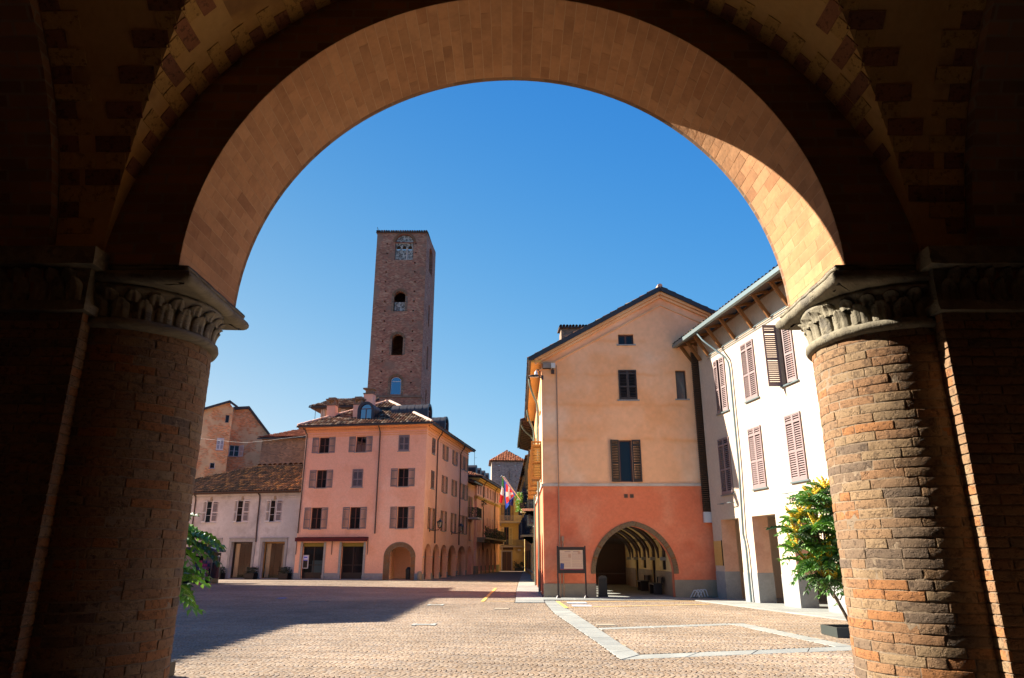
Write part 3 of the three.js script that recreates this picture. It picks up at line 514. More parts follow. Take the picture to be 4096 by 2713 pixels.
// a window in a facade whose own axes F gives: x along, y up, z outward. x is the middle of the opening.
function windowIn(b, F, { x, y, w, h, shut = null, shutMat = M.shutGrey, shutW = null, frameMat = M.frame, glass = M.glass, depth = 0.16, sill = true, sillMat = M.granite, mull = [1, 1], ajar = [0, 0], pitch = 0.07, name = 'window', arch = 0, trim = null }) {
  const k = [w.toFixed(3), h.toFixed(3), mull, depth, sill, arch].join('|'), f = 0.055;
  if (!frameCache[k]) {
    const z0 = -depth - 0.03, z1 = -depth + 0.02, fr = arch ? [] : [bx(-w / 2, -w / 2 + f, 0, h, z0, z1), bx(w / 2 - f, w / 2, 0, h, z0, z1), bx(-w / 2 + f, w / 2 - f, 0, f, z0, z1), bx(-w / 2 + f, w / 2 - f, h - f, h, z0, z1)];
    if (arch) { const s = shapeOf(archPts(-w / 2, w / 2, 0, h - arch, arch)); s.holes.push(archHole(-w / 2 + f, w / 2 - f, f, h - arch, arch - f)); fr.push(ext(s, z0, z1)); fr.push(bx(-w / 2 + f, w / 2 - f, h - arch - 0.03, h - arch + 0.03, z0 + 0.003, z1 - 0.003)); }
    for (let i = 1; i <= mull[0]; i++) { const xx = -w / 2 + w * i / (mull[0] + 1); fr.push(bx(xx - 0.035, xx + 0.035, f, (arch ? h - arch - 0.03 : h - f), z0 + 0.004, z1 - 0.004)); }
    for (let j = 1; j <= mull[1]; j++) { const yy = h * j / (mull[1] + 1); fr.push(bx(-w / 2 + f, w / 2 - f, yy - 0.016, yy + 0.016, z0 + 0.008, z1 - 0.012)); }
    frameCache[k] = { fr: merge(fr), pane: arch ? ext(shapeOf(archPts(-w / 2 + 0.02, w / 2 - 0.02, 0.02, h - arch, arch - 0.02)), z0 + 0.012, z0 + 0.022) : bx(-w / 2 + 0.02, w / 2 - 0.02, 0.02, h - 0.02, z0 + 0.012, z0 + 0.022), sill: bx(-w / 2 - 0.08, w / 2 + 0.08, -0.05, 0, -depth, 0.07) };
  }
  const c = frameCache[k], at = F.clone().multiply(mtx(x, y, 0)), o = shared(b, name, c.fr, frameMat, at);
  shared(o, 'pane', c.pane, glass, ID);
  if (sill) shared(o, 'sill', c.sill, sillMat, ID);
  if (shut) {
    const lw = shutW || w / 2, g = shutterGeo(lw, h, pitch);
    for (const s of [-1, 1]) {
      const a = shut === 'closed' ? 0 : shut === 'open' ? Math.PI - 0.06 : ajar[s < 0 ? 0 : 1];     // angle the leaf has swung from shut
      const m = new THREE.Matrix4().makeTranslation(s * w / 2, 0, 0.012).multiply(new THREE.Matrix4().makeRotationY(s < 0 ? -a : a));
      if (s > 0) m.multiply(new THREE.Matrix4().makeTranslation(-lw, 0, 0));
      shared(o, 'shutter', g, shutMat, m);
    }
  }
  return o;
}
const tileGeo = (() => { // one half-round roof tile, hollow side down, lower end towards +z
  const v = [], n = 6, P = (i, e) => { const a = Math.PI * i / n, r = e ? 0.098 : 0.08; return [r * Math.cos(a), r * Math.sin(a) * 0.95 - 0.02, e ? 0.23 : -0.23]; };
  for (let i = 0; i < n; i++) { const a = P(i, 1), b = P(i + 1, 1), c = P(i + 1, 0), d = P(i, 0); v.push(...a, ...d, ...c, ...a, ...c, ...b); }
  const g = new THREE.BufferGeometry(); g.setAttribute('position', new THREE.Float32BufferAttribute(v, 3)); g.computeVertexNormals(); return uvm(g);
})();
const tilePal = { brown: [[0.15, 0.065, 0.036], [0.105, 0.048, 0.028], [0.20, 0.095, 0.052], [0.06, 0.034, 0.024], [0.25, 0.15, 0.085], [0.13, 0.06, 0.034], [0.29, 0.21, 0.135]], dark: [[0.055, 0.026, 0.015], [0.036, 0.019, 0.012], [0.10, 0.044, 0.02], [0.026, 0.015, 0.011], [0.15, 0.068, 0.025], [0.07, 0.034, 0.02]], red: [[0.28, 0.095, 0.045], [0.23, 0.08, 0.04], [0.32, 0.125, 0.062], [0.19, 0.068, 0.036]] };
// a roof slope: A to B along the eaves, C above B, D above A (triangles repeat a point)
function roofSlope(parent, A, B, C, D, { pal = 'brown', thick = 0.12, step: dx = 0.25, row = 0.4, deckMat = M.deck, name = 'roof' } = {}) {
  [A, B, C, D] = [A, B, C, D].map(V3);
  const e = B.clone().sub(A).normalize(), n = e.clone().cross(D.distanceTo(A) > 1e-3 ? D.clone().sub(A) : C.clone().sub(A)).normalize(); if (n.y < 0) n.negate();
  const s = n.clone().cross(e); if (s.y < 0) s.negate();
  const poly = [A, B, C, D].map(p => [p.clone().sub(A).dot(e), p.clone().sub(A).dot(s)]);
  const low = [A, B, C, D].map(p => p.clone().addScaledVector(n, -thick)), v = [], q = (a, b, c, d) => v.push(...a.toArray(), ...b.toArray(), ...c.toArray(), ...a.toArray(), ...c.toArray(), ...d.toArray());
  q(A, B, C, D); q(low[3], low[2], low[1], low[0]); for (let i = 0; i < 4; i++) { const j = (i + 1) % 4, T = [A, B, C, D]; q(low[i], low[j], T[j], T[i]); }
  const g = new THREE.BufferGeometry(); g.setAttribute('position', new THREE.Float32BufferAttribute(v, 3)); g.computeVertexNormals();
  const roof = part(parent, name, uvm(g), deckMat);
  const list = [], us = poly.map(p => p[0]), vs = poly.map(p => p[1]), u0 = Math.min(...us), u1 = Math.max(...us), v1 = Math.max(...vs);
  for (let v_ = 0.16; v_ < v1; v_ += row) for (let u = u0 + dx / 2; u < u1; u += dx) if (insideQuad(poly, u, v_, 0.02)) list.push([u, v_]);
  const im = new THREE.InstancedMesh(tileGeo, M.tile, list.length), m = new THREE.Matrix4(), c = new THREE.Color(), z = e.clone().cross(n), dn = s.clone().negate();
  const basis = new THREE.Matrix4().makeBasis(e, n, dn.dot(z) > 0 ? z : z.clone().negate()); const sy = row / 0.40;
  list.forEach(([u, v_], i) => {
    m.copy(basis).multiply(new THREE.Matrix4().makeRotationX(-0.05 + rr(-0.03, 0.03))).multiply(new THREE.Matrix4().makeRotationY(rr(-0.05, 0.05))).scale(new THREE.Vector3(dx / 0.21, dx / 0.21, sy));
    const p = A.clone().addScaledVector(e, u + rr(-0.01, 0.01)).addScaledVector(s, v_ - 0.02).addScaledVector(n, 0.05 + rr(0, 0.012)); m.setPosition(p); im.setMatrixAt(i, m);
    const t = pick(tilePal[pal]), k = rr(0.8, 1.2) * (0.75 + 0.5 * noise3(u * 0.6 + 9, v_ * 0.6 + 9, 3)); im.setColorAt(i, c.setRGB(t[0] * k, t[1] * k, t[2] * k));
  });
  im.name = 'roof_tiles'; im.userData.kind = 'stuff'; im.castShadow = im.receiveShadow = true; parent.add(im);
  return roof;
}
function capTiles(parent, a, b, m = M.tileCap) { // a row of ridge tiles from a to b
  const A = V3(a), Bv = V3(b), L = A.distanceTo(Bv), n = Math.round(L / 0.36), gs = [], o = new THREE.Object3D();
  for (let i = 0; i < n; i++) { const g = new THREE.CylinderGeometry(0.14, 0.115, 0.40, 8, 1, false); g.rotateX(Math.PI / 2); o.position.copy(A).lerp(Bv, (i + 0.5) / n); o.position.y += 0.05 + rr(-0.01, 0.01); o.lookAt(Bv); o.updateMatrix(); g.applyMatrix4(o.matrix); gs.push(g.toNonIndexed()); }
  return part(parent, 'ridge_tiles', gs, m);
}
function railing(x0, x1, y0, y1, z, gap = 0.11) { const gs = [bx(x0, x1, y1 - 0.03, y1, z - 0.02, z + 0.02), bx(x0, x1, y0, y0 + 0.025, z - 0.015, z + 0.015)]; for (let x = x0; x <= x1 + 1e-6; x += gap) gs.push(bx(x - 0.009, x + 0.009, y0 + 0.025, y1 - 0.03, z - 0.009, z + 0.009)); return gs; }
// leaves: a clump of many small leaf blades spread through a volume
function leafBlade(w, l, fold = 0.3) { const v = []; const q = (a, b, c) => v.push(...a, ...b, ...c); const m = [0, 0, 0], t = [0, -0.12 * l, l], a = [-w / 2, fold * w, l * 0.45], b = [w / 2, fold * w, l * 0.45], c = [0, 0.02 * l, l * 0.5]; q(m, c, a); q(a, c, t); q(m, b, c); q(c, b, t); const g = new THREE.BufferGeometry(); g.setAttribute('position', new THREE.Float32BufferAttribute(v, 3)); g.computeVertexNormals(); return uvm(g); }
function foliage(parent, name, pts, m, size, blade = leafBlade(0.6, 1)) { // pts: [x, y, z] list; one merged mesh of blades
  const gs = [], o = new THREE.Object3D(); for (const p of pts) { o.position.set(...p); o.rotation.set(rr(-1.2, 1.0), rr(0, 6.28), rr(-0.6, 0.6)); o.scale.setScalar(size * rr(0.7, 1.3)); o.updateMatrix(); gs.push(put(blade, o.matrix)); }
  return part(parent, name, gs, m);
}
const leafMat = (r, g, b) => new THREE.MeshPhysicalMaterial({ color: lin(r, g, b), roughness: 0.6, transmission: 0.45, thickness: 0 });
M.leafDark = leafMat(0.03, 0.085, 0.012); M.leafMid = leafMat(0.085, 0.24, 0.018); M.leafLight = leafMat(0.17, 0.38, 0.028); M.hedge = leafMat(0.02, 0.04, 0.014);
M.flower = new THREE.MeshPhysicalMaterial({ color: lin(0.85, 0.58, 0.02), roughness: 0.7, transmission: 0.15, thickness: 0 });
M.bark = mat({ map: grime([0.17, 0.12, 0.075], 211, 0.4), bumpMap: bumpPits, bumpScale: 0.004, roughness: 0.95 });

// ================================================================ the pink corner house
{
  const TURN = -Math.atan2(1.6, 9.7), L = 9.83, D = 14.3, H = 10.9;
  const b = thing('corner_house', 'pink four-storey corner house with arcade along the street and brown tiled roof', 'house', [-16.2, 0, -54.2], TURN);
  const rows = [[9.30, 1.22], [6.64, 1.36], [3.60, 1.58]];
  const front = [[1.55, 0, 'open'], [4.57, 0, 'open'], [8.05, 0, 'closed'], [1.55, 1, 'open'], [4.50, 1, 'closed'], [8.08, 1, 'open'], [1.38, 2, 'open'], [4.46, 2, 'open'], [8.18, 2, 'open']];
  const holes = front.map(([x, r]) => rectHole(x - 0.42, x + 0.42, rows[r][0], rows[r][0] + rows[r][1]));
  const doors = [[1.38, 0.84], [4.47, 0.86]];
  doors.forEach(([x, w]) => holes.push(rectHole(x - w, x + w, 0.02, 2.62)));
  holes.push(archHole(7.36, 8.98, 0.02, 1.6, 0.80, 24));
  const wall = part(b, 'front_wall', ext(wallShape(rectPts(0, L, 0, H), holes), -0.4, 0), M.pink);
  const S = sideM(L), side = [[1.95, 0.55], [5.65, 0.9], [8.95, 0.9], [11.75, 0.75], [13.4, 0.75]];
  const arches = [[0.45, 2.42], [2.72, 4.72], [5.02, 7.08], [7.42, 10.22], [10.78, 13.82]];
  const sh = []; side.forEach(([x]) => rows.forEach(([y, h]) => sh.push(rectHole(x - 0.4, x + 0.4, y, y + h))));
  arches.forEach(([a, c]) => sh.push(archHole(a, c, 0.02, 1.62, (c - a) / 2 > 0.95 ? 0.93 : (c - a) / 2, 18)));
  part(b, 'side_wall', put(ext(wallShape(rectPts(0.4, D, 0, H), sh), -0.4, 0), S), M.pink);
  part(b, 'rear_wall', [bx(0, 0.3, 0, H, -D, -0.4), bx(0.3, L, 0, H, -D, -D + 0.3)], M.pink);
  // behind the arcade: inner wall, ceiling, floor
  part(b, 'inner_wall', [bx(L - 3.4, L - 3.2, 0, 3, -D + 0.3, -0.4), bx(6.2, 6.4, 0, 3, -3.2, -0.4), bx(6.4, L - 0.4, 0, 3, -3.4, -3.2)], M.pink);
  part(b, 'floor_slab', [bx(0.3, L - 0.4, 3.05, 3.3, -D + 0.3, -0.4)], M.plinth);
  part(b, 'ground_slab', bx(0.3, L - 0.02, -0.05, 0.025, -D + 0.3, -0.02), M.slab[1]);
  front.forEach(([x, r, s]) => windowIn(b, ID, { x, y: rows[r][0], w: 0.84, h: rows[r][1], shut: s, shutW: s === 'closed' ? 0.44 : 0.52, glass: (r === 0 && x > 4 && x < 5) ? M.glassSky : M.glass, depth: 0.2 }));
  side.forEach(([x], i) => rows.forEach(([y, h], r) => windowIn(b, S, { x, y, w: 0.8, h, shut: i === 0 && r < 2 ? 'closed' : 'open', shutW: i === 0 && r < 2 ? 0.42 : i > 2 ? 0.4 : 0.5, shutMat: M.shutBrown, depth: 0.2 })));
  // cornice with dentils
  const mould = (x0, x1, M4) => [[10.55, 10.62, 0.03], [10.72, 10.78, 0.05], [10.95, 11.03, 0.06], [11.16, 11.26, 0.14]].map(([y0, y1, o]) => put(bx(x0, x1 + o, y0, y1, 0.001, o), M4)).concat([put(bx(x0, x1, 10.9, 11.3, -0.4, 0.0), M4)]);
  const cor = part(b, 'cornice', [...mould(0, L, ID), ...mould(0.402, D, S)], M.pinkCornice);
  for (let i = 0; i < 62; i++) part(cor, 'dentil', bx(0.06 + i * 0.1575, 0.14 + i * 0.1575, 11.035, 11.155, 0.001, 0.085), M.pinkCornice);
  // plinth
  [[-0.02, doors[0][0] - 1.0], [doors[0][0] + 1.0, doors[1][0] - 1.02], [doors[1][0] + 1.02, 6.88], [9.28, L + 0.03]].forEach(([p, q]) => part(b, 'plinth', bx(p, q, 0, 0.46, 0.001, 0.04), M.granite));
  const pg = []; let px = 0.04; arches.forEach(([a, c]) => { pg.push(put(bx(px, a, 0, 0.44, 0.001, 0.035), S)); px = c; }); pg.push(put(bx(px, D, 0, 0.44, 0.001, 0.035), S)); pg.forEach(g => part(b, 'plinth', g, M.granite));
  const ig = []; [0.45, 2.57, 4.87, 7.25, 10.5].forEach((x, i) => ig.push(put(bx(i ? x - 0.2 : 0.1, i ? x + 0.2 : 0.46, 1.56, 1.64, 0.001, 0.04), S))); ig.forEach(g => part(b, 'impost', g, M.stoneLight));
  // shop doors: stone jambs, sign board, glazed door
  doors.forEach(([x, w], i) => {
    const d = part(b, 'door', [bx(x - w, x - w + 0.08, 0.03, 2.62, -0.3, -0.24), bx(x + w - 0.08, x + w, 0.03, 2.62, -0.3, -0.24), bx(x - w + 0.08, x + w - 0.08, 0.03, 0.5, -0.3, -0.25), bx(x - 0.04, x + 0.04, 0.5, 2.35, -0.3, -0.25), bx(x - w + 0.08, x + w - 0.08, 1.0, 1.06, -0.3, -0.25)], M.blackPaint, 'dark glazed shop door');
    part(d, 'pane', bx(x - w + 0.06, x + w - 0.06, 0.45, 2.4, -0.285, -0.275), M.glass);
    part(d, 'sign_board', bx(x - w + 0.02, x + w - 0.02, 2.34, 2.6, -0.2, -0.1), M.yellowSign);
    if (i === 0) part(d, 'shop_counter', bx(x - 0.1, x + w - 0.12, 0.5, 1.35, -0.27, -0.262), mat({ color: lin(0.02, 0.05, 0.06), roughness: 0.3 }));
    for (const s of [-1, 1]) part(d, 'jamb', [bx(x + s * (w + 0.08) - 0.08, x + s * (w + 0.08) + 0.08, 0.3, 2.66, -0.1, 0.05), bx(x + s * (w + 0.08) - 0.1, x + s * (w + 0.08) + 0.1, 0, 0.32, -0.1, 0.085)], M.granite);
    part(d, 'step', bx(x - w, x + w, 0, 0.06, -0.25, 0.1), M.granite);
  });
  // brick surround of the arched entrance
  const ar = part(b, 'arch_surround', ext((() => { const s = shapeOf(archPts(6.9, 9.3, 0, 1.6, 1.06, 24)); s.holes.push(archHole(7.36, 8.98, 0.001, 1.6, 0.80, 24)); return s; })(), -0.38, 0.012), M.mortar);
  for (let i = 0; i < 34; i++) { const a = Math.PI * (i + 0.5) / 34, g = new THREE.BoxGeometry(0.075, 0.34, 0.06); g.translate(0, 0.98, 0); g.rotateZ(a - Math.PI / 2); g.scale(1.03, 0.86, 1); g.translate(8.13, 1.6, 0.02); part(ar, 'brick', uvm(g, rr(0, 2), rr(0, 2)), brickMats[pick([0, 2, 5, 1])]); }
  for (const [x0, x1] of [[6.91, 7.35], [8.99, 9.29]]) for (let c = 0; c < 18; c++) { let x = x0; while (x < x1 - 0.02) { const w = Math.min(x1 - x, c % 2 && x === x0 ? 0.14 : 0.24); part(ar, 'brick', bx(x + 0.006, x + w - 0.006, 0.03 + c * 0.0865, 0.103 + c * 0.0865, -0.03, rr(0.018, 0.034)), brickMats[pick([0, 0, 1, 4, 5])]); x += w; } }
  // rain pipes
  const pipe = (pts, m) => part(b, 'rain_pipe', tube(pts, 0.05, 8), m);
  pipe([[-0.1, 11.3, 0.45], [0.1, 10.9, 0.1], [0.12, 10.5, 0.08], [0.1, 7, 0.08], [0.08, 3.3, 0.08]], M.pipeBrown); pipe([[6.05, 11.35, 0.45], [6.12, 10.9, 0.1], [6.13, 10.5, 0.08], [6.14, 7, 0.08], [6.15, 3.25, 0.08]], M.pipeBrown);
  for (const x of [2.97, 10.85]) pipe([[L + 0.45, 11.3, -x], [L + 0.35, 10.95, -x], [L + 0.09, 10.7, -x], [L + 0.08, 10.3, -x], [L + 0.08, 6, -x], [L + 0.08, 2.6, -x]], M.pipeBrown);
  part(b, 'gutter', [bx(-0.55, L + 0.58, 11.27, 11.40, 0.48, 0.6), bx(L + 0.46, L + 0.58, 11.27, 11.40, -D - 0.3, 0.478)], M.gutterDark);
  part(b, 'eave_soffit', [bx(-0.5, L + 0.5, 11.26, 11.30, 0.142, 0.48), bx(L + 0.142, L + 0.46, 11.26, 11.30, -D - 0.3, 0.14)], M.pinkCornice);
  // hipped roof with its dormers and chimneys
  const e = 0.5, d = 5.42, r0 = 11.34, r1 = 11.34 + d * 0.54, ax = L / 2;
  roofSlope(b, [-e, r0, e], [L + e, r0, e], [ax, r1, e - d], [ax, r1, e - d]);
  roofSlope(b, [L + e, r0, e], [L + e, r0, -D - e], [ax, r1, -D - e], [ax, r1, e - d]);
  roofSlope(b, [-e, r0, -D - e], [-e, r0, e], [ax, r1, e - d], [ax, r1, -D - e], { row: 0.6, step: 0.42 });
  capTiles(b, [L + e, r0 + 0.05, e], [ax, r1 + 0.05, e - d], mat({ color: lin(0.58, 0.42, 0.32), roughness: 0.9 })); capTiles(b, [-e, r0 + 0.05, e], [ax, r1 + 0.05, e - d]);
  const dormer = (M4, o) => {
    const w = 1.1, g = [put(ext((() => { const s = shapeOf(archPts(-w / 2 - 0.13, w / 2 + 0.13, 0, 0.85, 0.68)); s.holes.push(archHole(-w / 2 + 0.08, w / 2 - 0.08, 0.08, 0.85, 0.47)); return s; })(), -0.18, 0), M4)];
    const body = []; for (let i = 0; i < 9; i++) { const z0 = -0.19 - i * 0.32, q = 0.012 * (i % 2); body.push(put(ext(shapeOf(archPts(-w / 2 - 0.10 - q, w / 2 + 0.10 + q, -0.2, 0.84, 0.64 + q)), z0 - 0.3, z0), M4)); }
    const dm = part(b, 'dormer', [...g, ...body], M.copper, 'dark metal barrel dormer'); windowIn(dm, M4, { x: 0, y: 0.1, w: w - 0.1, h: 1.3, arch: 0.45, mull: [1, 0], frameMat: M.frame, glass: M.glassSky, depth: 0.12, sill: false, name: 'dormer_window' });
  };
  dormer(mtx(4.62, 11.85, -0.45)); for (const x of [2.2, 7.6]) dormer(S.clone().multiply(mtx(x, 11.85, -0.45)));
  for (const [x, z, h] of [[1.35, -1.5, 1.4], [3.75, -1.15, 1.5]]) { // chimneys
    const y = r0 + (0.5 - z) * 0.54 - 0.6; const c = part(b, 'chimney', cbx(x, y + h / 2 + 0.1, z, 0.7, h, 0.6), M.pink);
    part(c, 'chimney_cap', [cbx(x, y + h + 0.16, z, 0.84, 0.08, 0.74), ...[-1, 1].flatMap(i => [-1, 1].map(j => cbx(x + i * 0.3, y + h + 0.38, z + j * 0.25, 0.14, 0.36, 0.12))), cbx(x, y + h + 0.60, z, 0.9, 0.1, 0.8), cbx(x, y + h + 0.72, z, 0.6, 0.12, 0.5)], M.brownBrick);
  }
  { const c = part(b, 'chimney', cbx(3.9, 13.75, -3.0, 0.8, 1.5, 0.7), M.pink); part(c, 'chimney_cap', [cbx(3.9, 14.55, -3.0, 0.9, 0.1, 0.8), cbx(3.9, 14.76, -3.0, 0.6, 0.32, 0.5), cbx(3.9, 14.98, -3.0, 0.95, 0.12, 0.85)], M.brownBrick); }
  part(b, 'dormer_ladder', [bar([-0.1, 12.0, -1.5], [-0.1, 13.2, -1.5], 0.03), bar([0.5, 12.2, -1.5], [0.5, 13.2, -1.5], 0.03), bar([-0.1, 13.2, -1.5], [0.5, 13.2, -1.5], 0.03)], M.metalDark);
  // scene bits fixed to this house but lifted off it
  const W = (x, y, z) => V3([x, y, z]).applyAxisAngle(V3([0, 1, 0]), TURN).add(V3([-16.2, 0, -54.2])).toArray();
  const aw = thing('awning', 'rolled dark red awning above the two shop doors', 'awning', W(2.85, 2.72, 0), TURN);
  part(aw, 'canopy', [bx(-2.82, 2.82, 0.06, 0.26, 0.06, 0.36), bx(-2.82, 2.82, -0.02, 0.06, 0.28, 0.36)], M.burgundy); part(aw, 'cassette', bx(-2.8, 2.8, 0.2, 0.3, 0.002, 0.06), M.blackPaint);
  for (const x of [-2.8, 0.02, 2.8]) part(aw, 'crank_rod', bx(x - 0.02, x + 0.02, -0.95, 0.2, 0.04, 0.07), M.metalDark);
  for (const [x, lbl] of [[1.6, 'black wall lantern nearer the corner of the pink house'], [8.45, 'black wall lantern over the arcade farther down the street']]) {
    const l = thing('wall_lantern', lbl, 'lantern', W(L, 3.55, -x), TURN + Math.PI / 2, 'lanterns on the pink house');
    part(l, 'bracket', [tube([[0, 0, 0.02], [0, -0.05, 0.35], [0, 0.02, 0.75], [0, 0.12, 0.8]], 0.03, 6), cbx(0, 0, 0.02, 0.12, 0.3, 0.04)], M.metalDark);
    const hd = part(l, 'lamp_head', [cyl(0, 0.12, 0.18, 0.8, 0.08, 0.14, 6), cyl(0, 0.56, 0.74, 0.8, 0.26, 0.05, 6), cyl(0, 0.74, 0.84, 0.8, 0.03, 0.02, 6), ...[0, 1, 2, 3, 4, 5].map(i => bar([0.13 * Math.cos(i * 1.047), 0.18, 0.8 + 0.13 * Math.sin(i * 1.047)], [0.21 * Math.cos(i * 1.047), 0.56, 0.8 + 0.21 * Math.sin(i * 1.047)], 0.025))], M.metalDark);
    part(hd, 'glass', cyl(0, 0.18, 0.56, 0.8, 0.115, 0.19, 6), new THREE.MeshPhysicalMaterial({ color: lin(0.7, 0.7, 0.66), roughness: 0.1, transmission: 0.8, thickness: 0 }));
  }
  const bin = thing('litter_bin', 'dark litter bin inside the brick arch of the pink house', 'bin', W(8.75, 0.03, -0.3), TURN); part(bin, 'body', [cyl(0, 0, 0.7, 0, 0.2, 0.22, 14)], M.metalDark); part(bin, 'lid', [cyl(0, 0.7, 0.86, 0, 0.23, 0.1, 14)], M.metalDark);
  const bo = thing('stone_bollard', 'low rounded stone bollard at the corner of the pink house', 'bollard', W(9.72, 0, 0.2), TURN); { const g = new THREE.LatheGeometry([[0.17, 0], [0.17, 0.3], [0.14, 0.55], [0.07, 0.62], [0, 0.64]].map(p => new THREE.Vector2(...p)), 14); part(bo, 'post', uvKeep(roughen(g, 0.01, 9)), M.plinth); }
  const at = thing('cash_machine', 'small lit cash machine panel in the left shop door', 'cash machine', W(0.78, 0.78, -0.22), TURN); part(at, 'case', bx(-0.22, 0.22, 0, 0.95, 0, 0.08), M.frameWhite); part(at, 'panel', bx(-0.17, 0.17, 0.05, 0.55, 0.08, 0.085), M.metalDark); part(at, 'header', bx(-0.17, 0.17, 0.66, 0.9, 0.08, 0.09), mat({ color: lin(0.5, 0.55, 0.8) })); part(at, 'stripe', [bx(-0.13, 0.13, 0.75, 0.83, 0.09, 0.095), bx(-0.17, 0.17, 0.56, 0.61, 0.08, 0.092)], mat({ color: lin(0.02, 0.05, 0.6) }));
}

// ================================================================ the brick tower behind it
{
  const b = thing('brick_tower', 'tall square medieval brick tower with arched openings', 'tower', [-14.35, 0, -67], 0);
  const w = 5.3, D = 5.2, H = 34.7, F = ID, S = new THREE.Matrix4().makeRotationY(Math.PI / 2 - 0.07).setPosition(w, 0, 0);
  const open = [[1.02 + 0.95, 3.92, 31.45, 33.45, 0.95], [2.15, 3.32, 25.7, 27.35, 0.55], [2.18, 3.30, 21.0, 22.7, 0.52], [2.25, 3.32, 16.95, 18.3, 0.5]];
  const mk = (list, x0, x1) => wallShape([[x0, 0], [x1, 0], [x1, H], [x0, H]], list.map(([a, c, y0, ys, r]) => archHole(a, c, y0, ys, r, 16)));
  const fw = mk(open, 0, w); for (let i = 0; i < 15; i++) for (const x of [1.15 + i * 0.012, 4.15 + i * 0.01]) { const px = x + rr(-0.05, 0.05), py = 33.3 - i * 1.08 + rr(-0.05, 0.05); fw.holes.push(rectHole(px - 0.08, px + 0.08, py - 0.08, py + 0.08)); }   // putlog holes
  part(b, 'front_wall', ext(fw, -0.5, 0), M.towerBrick);
  const so = [[1.7, 3.6, 30.9, 33.0, 0.9], [2.3, 3.0, 24.9, 27, 0.34], [2.3, 3.0, 20.2, 22.4, 0.34], [2.4, 3.0, 16.2, 17.8, 0.3]];
  part(b, 'side_wall', put(ext(mk(so, 0, D), -0.5, 0), S), M.towerBrick);
  part(b, 'rear_wall', [bx(0, 0.5, 0, H, -D, -0.5), bx(0.5, w, 0, H, -D, -D + 0.5)], M.towerBrick);
  part(b, 'base_step', [bx(-0.12, w + 0.1, 0, 16.6, -D, 0.10)], M.towerBrick);
  part(b, 'inner_floor', [15, 20, 24.8, 30.5].map(y => bx(0.5, w - 0.6, y, y + 0.3, -D + 0.5, -0.5)), M.woodDark);
  // arch rings round the openings, each with its recessed order
  open.forEach(([a, c, y0, ys, r], k) => {
    const s = shapeOf(archPts(a - 0.24, c + 0.24, ys - (k ? ys - y0 : 0), ys, r + 0.24, 18)); s.holes.push(archHole(a, c, ys - (k ? ys - y0 : 0) + 0.001, ys, r, 18)); const o = part(b, 'arch_ring', ext(s, -0.3, 0.03), k === 0 ? mat({ color: lin(0.30, 0.10, 0.06) }) : M.brownBrick);
    const n = k ? 18 : 30, cx = (a + c) / 2, rad = (c - a) / 2 + 0.12; for (let i = 0; i < n; i++) { const t = Math.PI * (i + 0.5) / n, g = new THREE.BoxGeometry(Math.PI * rad / n * 0.8, 0.22, 0.05); g.translate(0, rad, 0); g.rotateZ(t - Math.PI / 2); g.translate(cx, ys, 0.025); part(o, 'voussoir', uvm(g), brickMats[pick([0, 1, 3])]); }
  });
  // the walled-up triple opening at the top
  const [a, c, y0, ys, r] = open[0], inf = shapeOf(archPts(a + 0.05, c - 0.05, y0, ys, r - 0.05, 18)); [0.36, 0.96, 1.56].forEach(x => inf.holes.push(archHole(a + x - 0.2, a + x + 0.2, 32.65, 32.95, 0.2, 10)));
  const fill = part(b, 'stone_infill', ext(inf, -0.3, -0.18), M.rubble, 'grey rubble infill with three small arched lights'); part(fill, 'colonnette', [cyl(a + 1.26, y0, 32.7, -0.16, 0.07, 0.06, 10), cbx(a + 1.26, 32.76, -0.16, 0.2, 0.12, 0.16)], M.stoneLight);
  part(b, 'stone_infill', ext(shapeOf(rectPts(2.2, 3.27, 25.7, 26.75)), -0.3, -0.2), M.rubble);
  windowIn(b, ID, { x: 2.785, y: 16.97, w: 1.03, h: 1.8, arch: 0.46, mull: [0, 0], glass: M.glassSky, frameMat: M.frameWhite, depth: 0.2, sill: false });
  // putlog holes and the weathered string course
  part(b, 'string_course', [bx(-0.16, w + 0.14, 16.62, 16.8, -D, 0.16)], M.brownBrick);
  // top: single slope falling to the back
  roofSlope(b, [-0.12, H - 0.05, 0.12], [w + 0.12, H - 0.05, 0.12], [w + 0.12, H + 0.5, -D - 0.1], [-0.12, H + 0.5, -D - 0.1], { pal: 'brown' });
  part(b, 'lightning_rod', bar([0.15, H, 0], [-0.05, H + 0.5, 0.05], 0.05), M.metalDark);
}
// the small roofed loggia to the left of the tower
{
  const b = thing('roof_loggia', 'open roof loggia under a tiled roof left of the tower', 'loggia', [-18.0, 0, -63.4], -0.10);
  const y = 14.15; part(b, 'wall', [bx(0, 4.6, 0, 13.0, -4, 0), bx(2.6, 4.6, 13.0, y + 0.6, -4, -0.6)], M.pinkCornice); for (const x of [0.4, 1.2, 2.3]) part(b, 'pillar', bx(x - 0.2, x + 0.2, 13.0, y + 0.75, -0.5, -0.1), M.stoneLight);
  roofSlope(b, [-0.7, y + 0.72, 0.5], [4.8, y + 0.72, 0.5], [4.8, y + 2.1, -3], [0.2, y + 2.1, -3]); part(b, 'gutter', bx(-0.75, 4.8, y + 0.62, y + 0.74, 0.46, 0.58), M.gutterDark); part(b, 'eave', bx(-0.6, 4.7, y + 0.56, y + 0.66, -2.8, 0.44), M.woodDark);
}

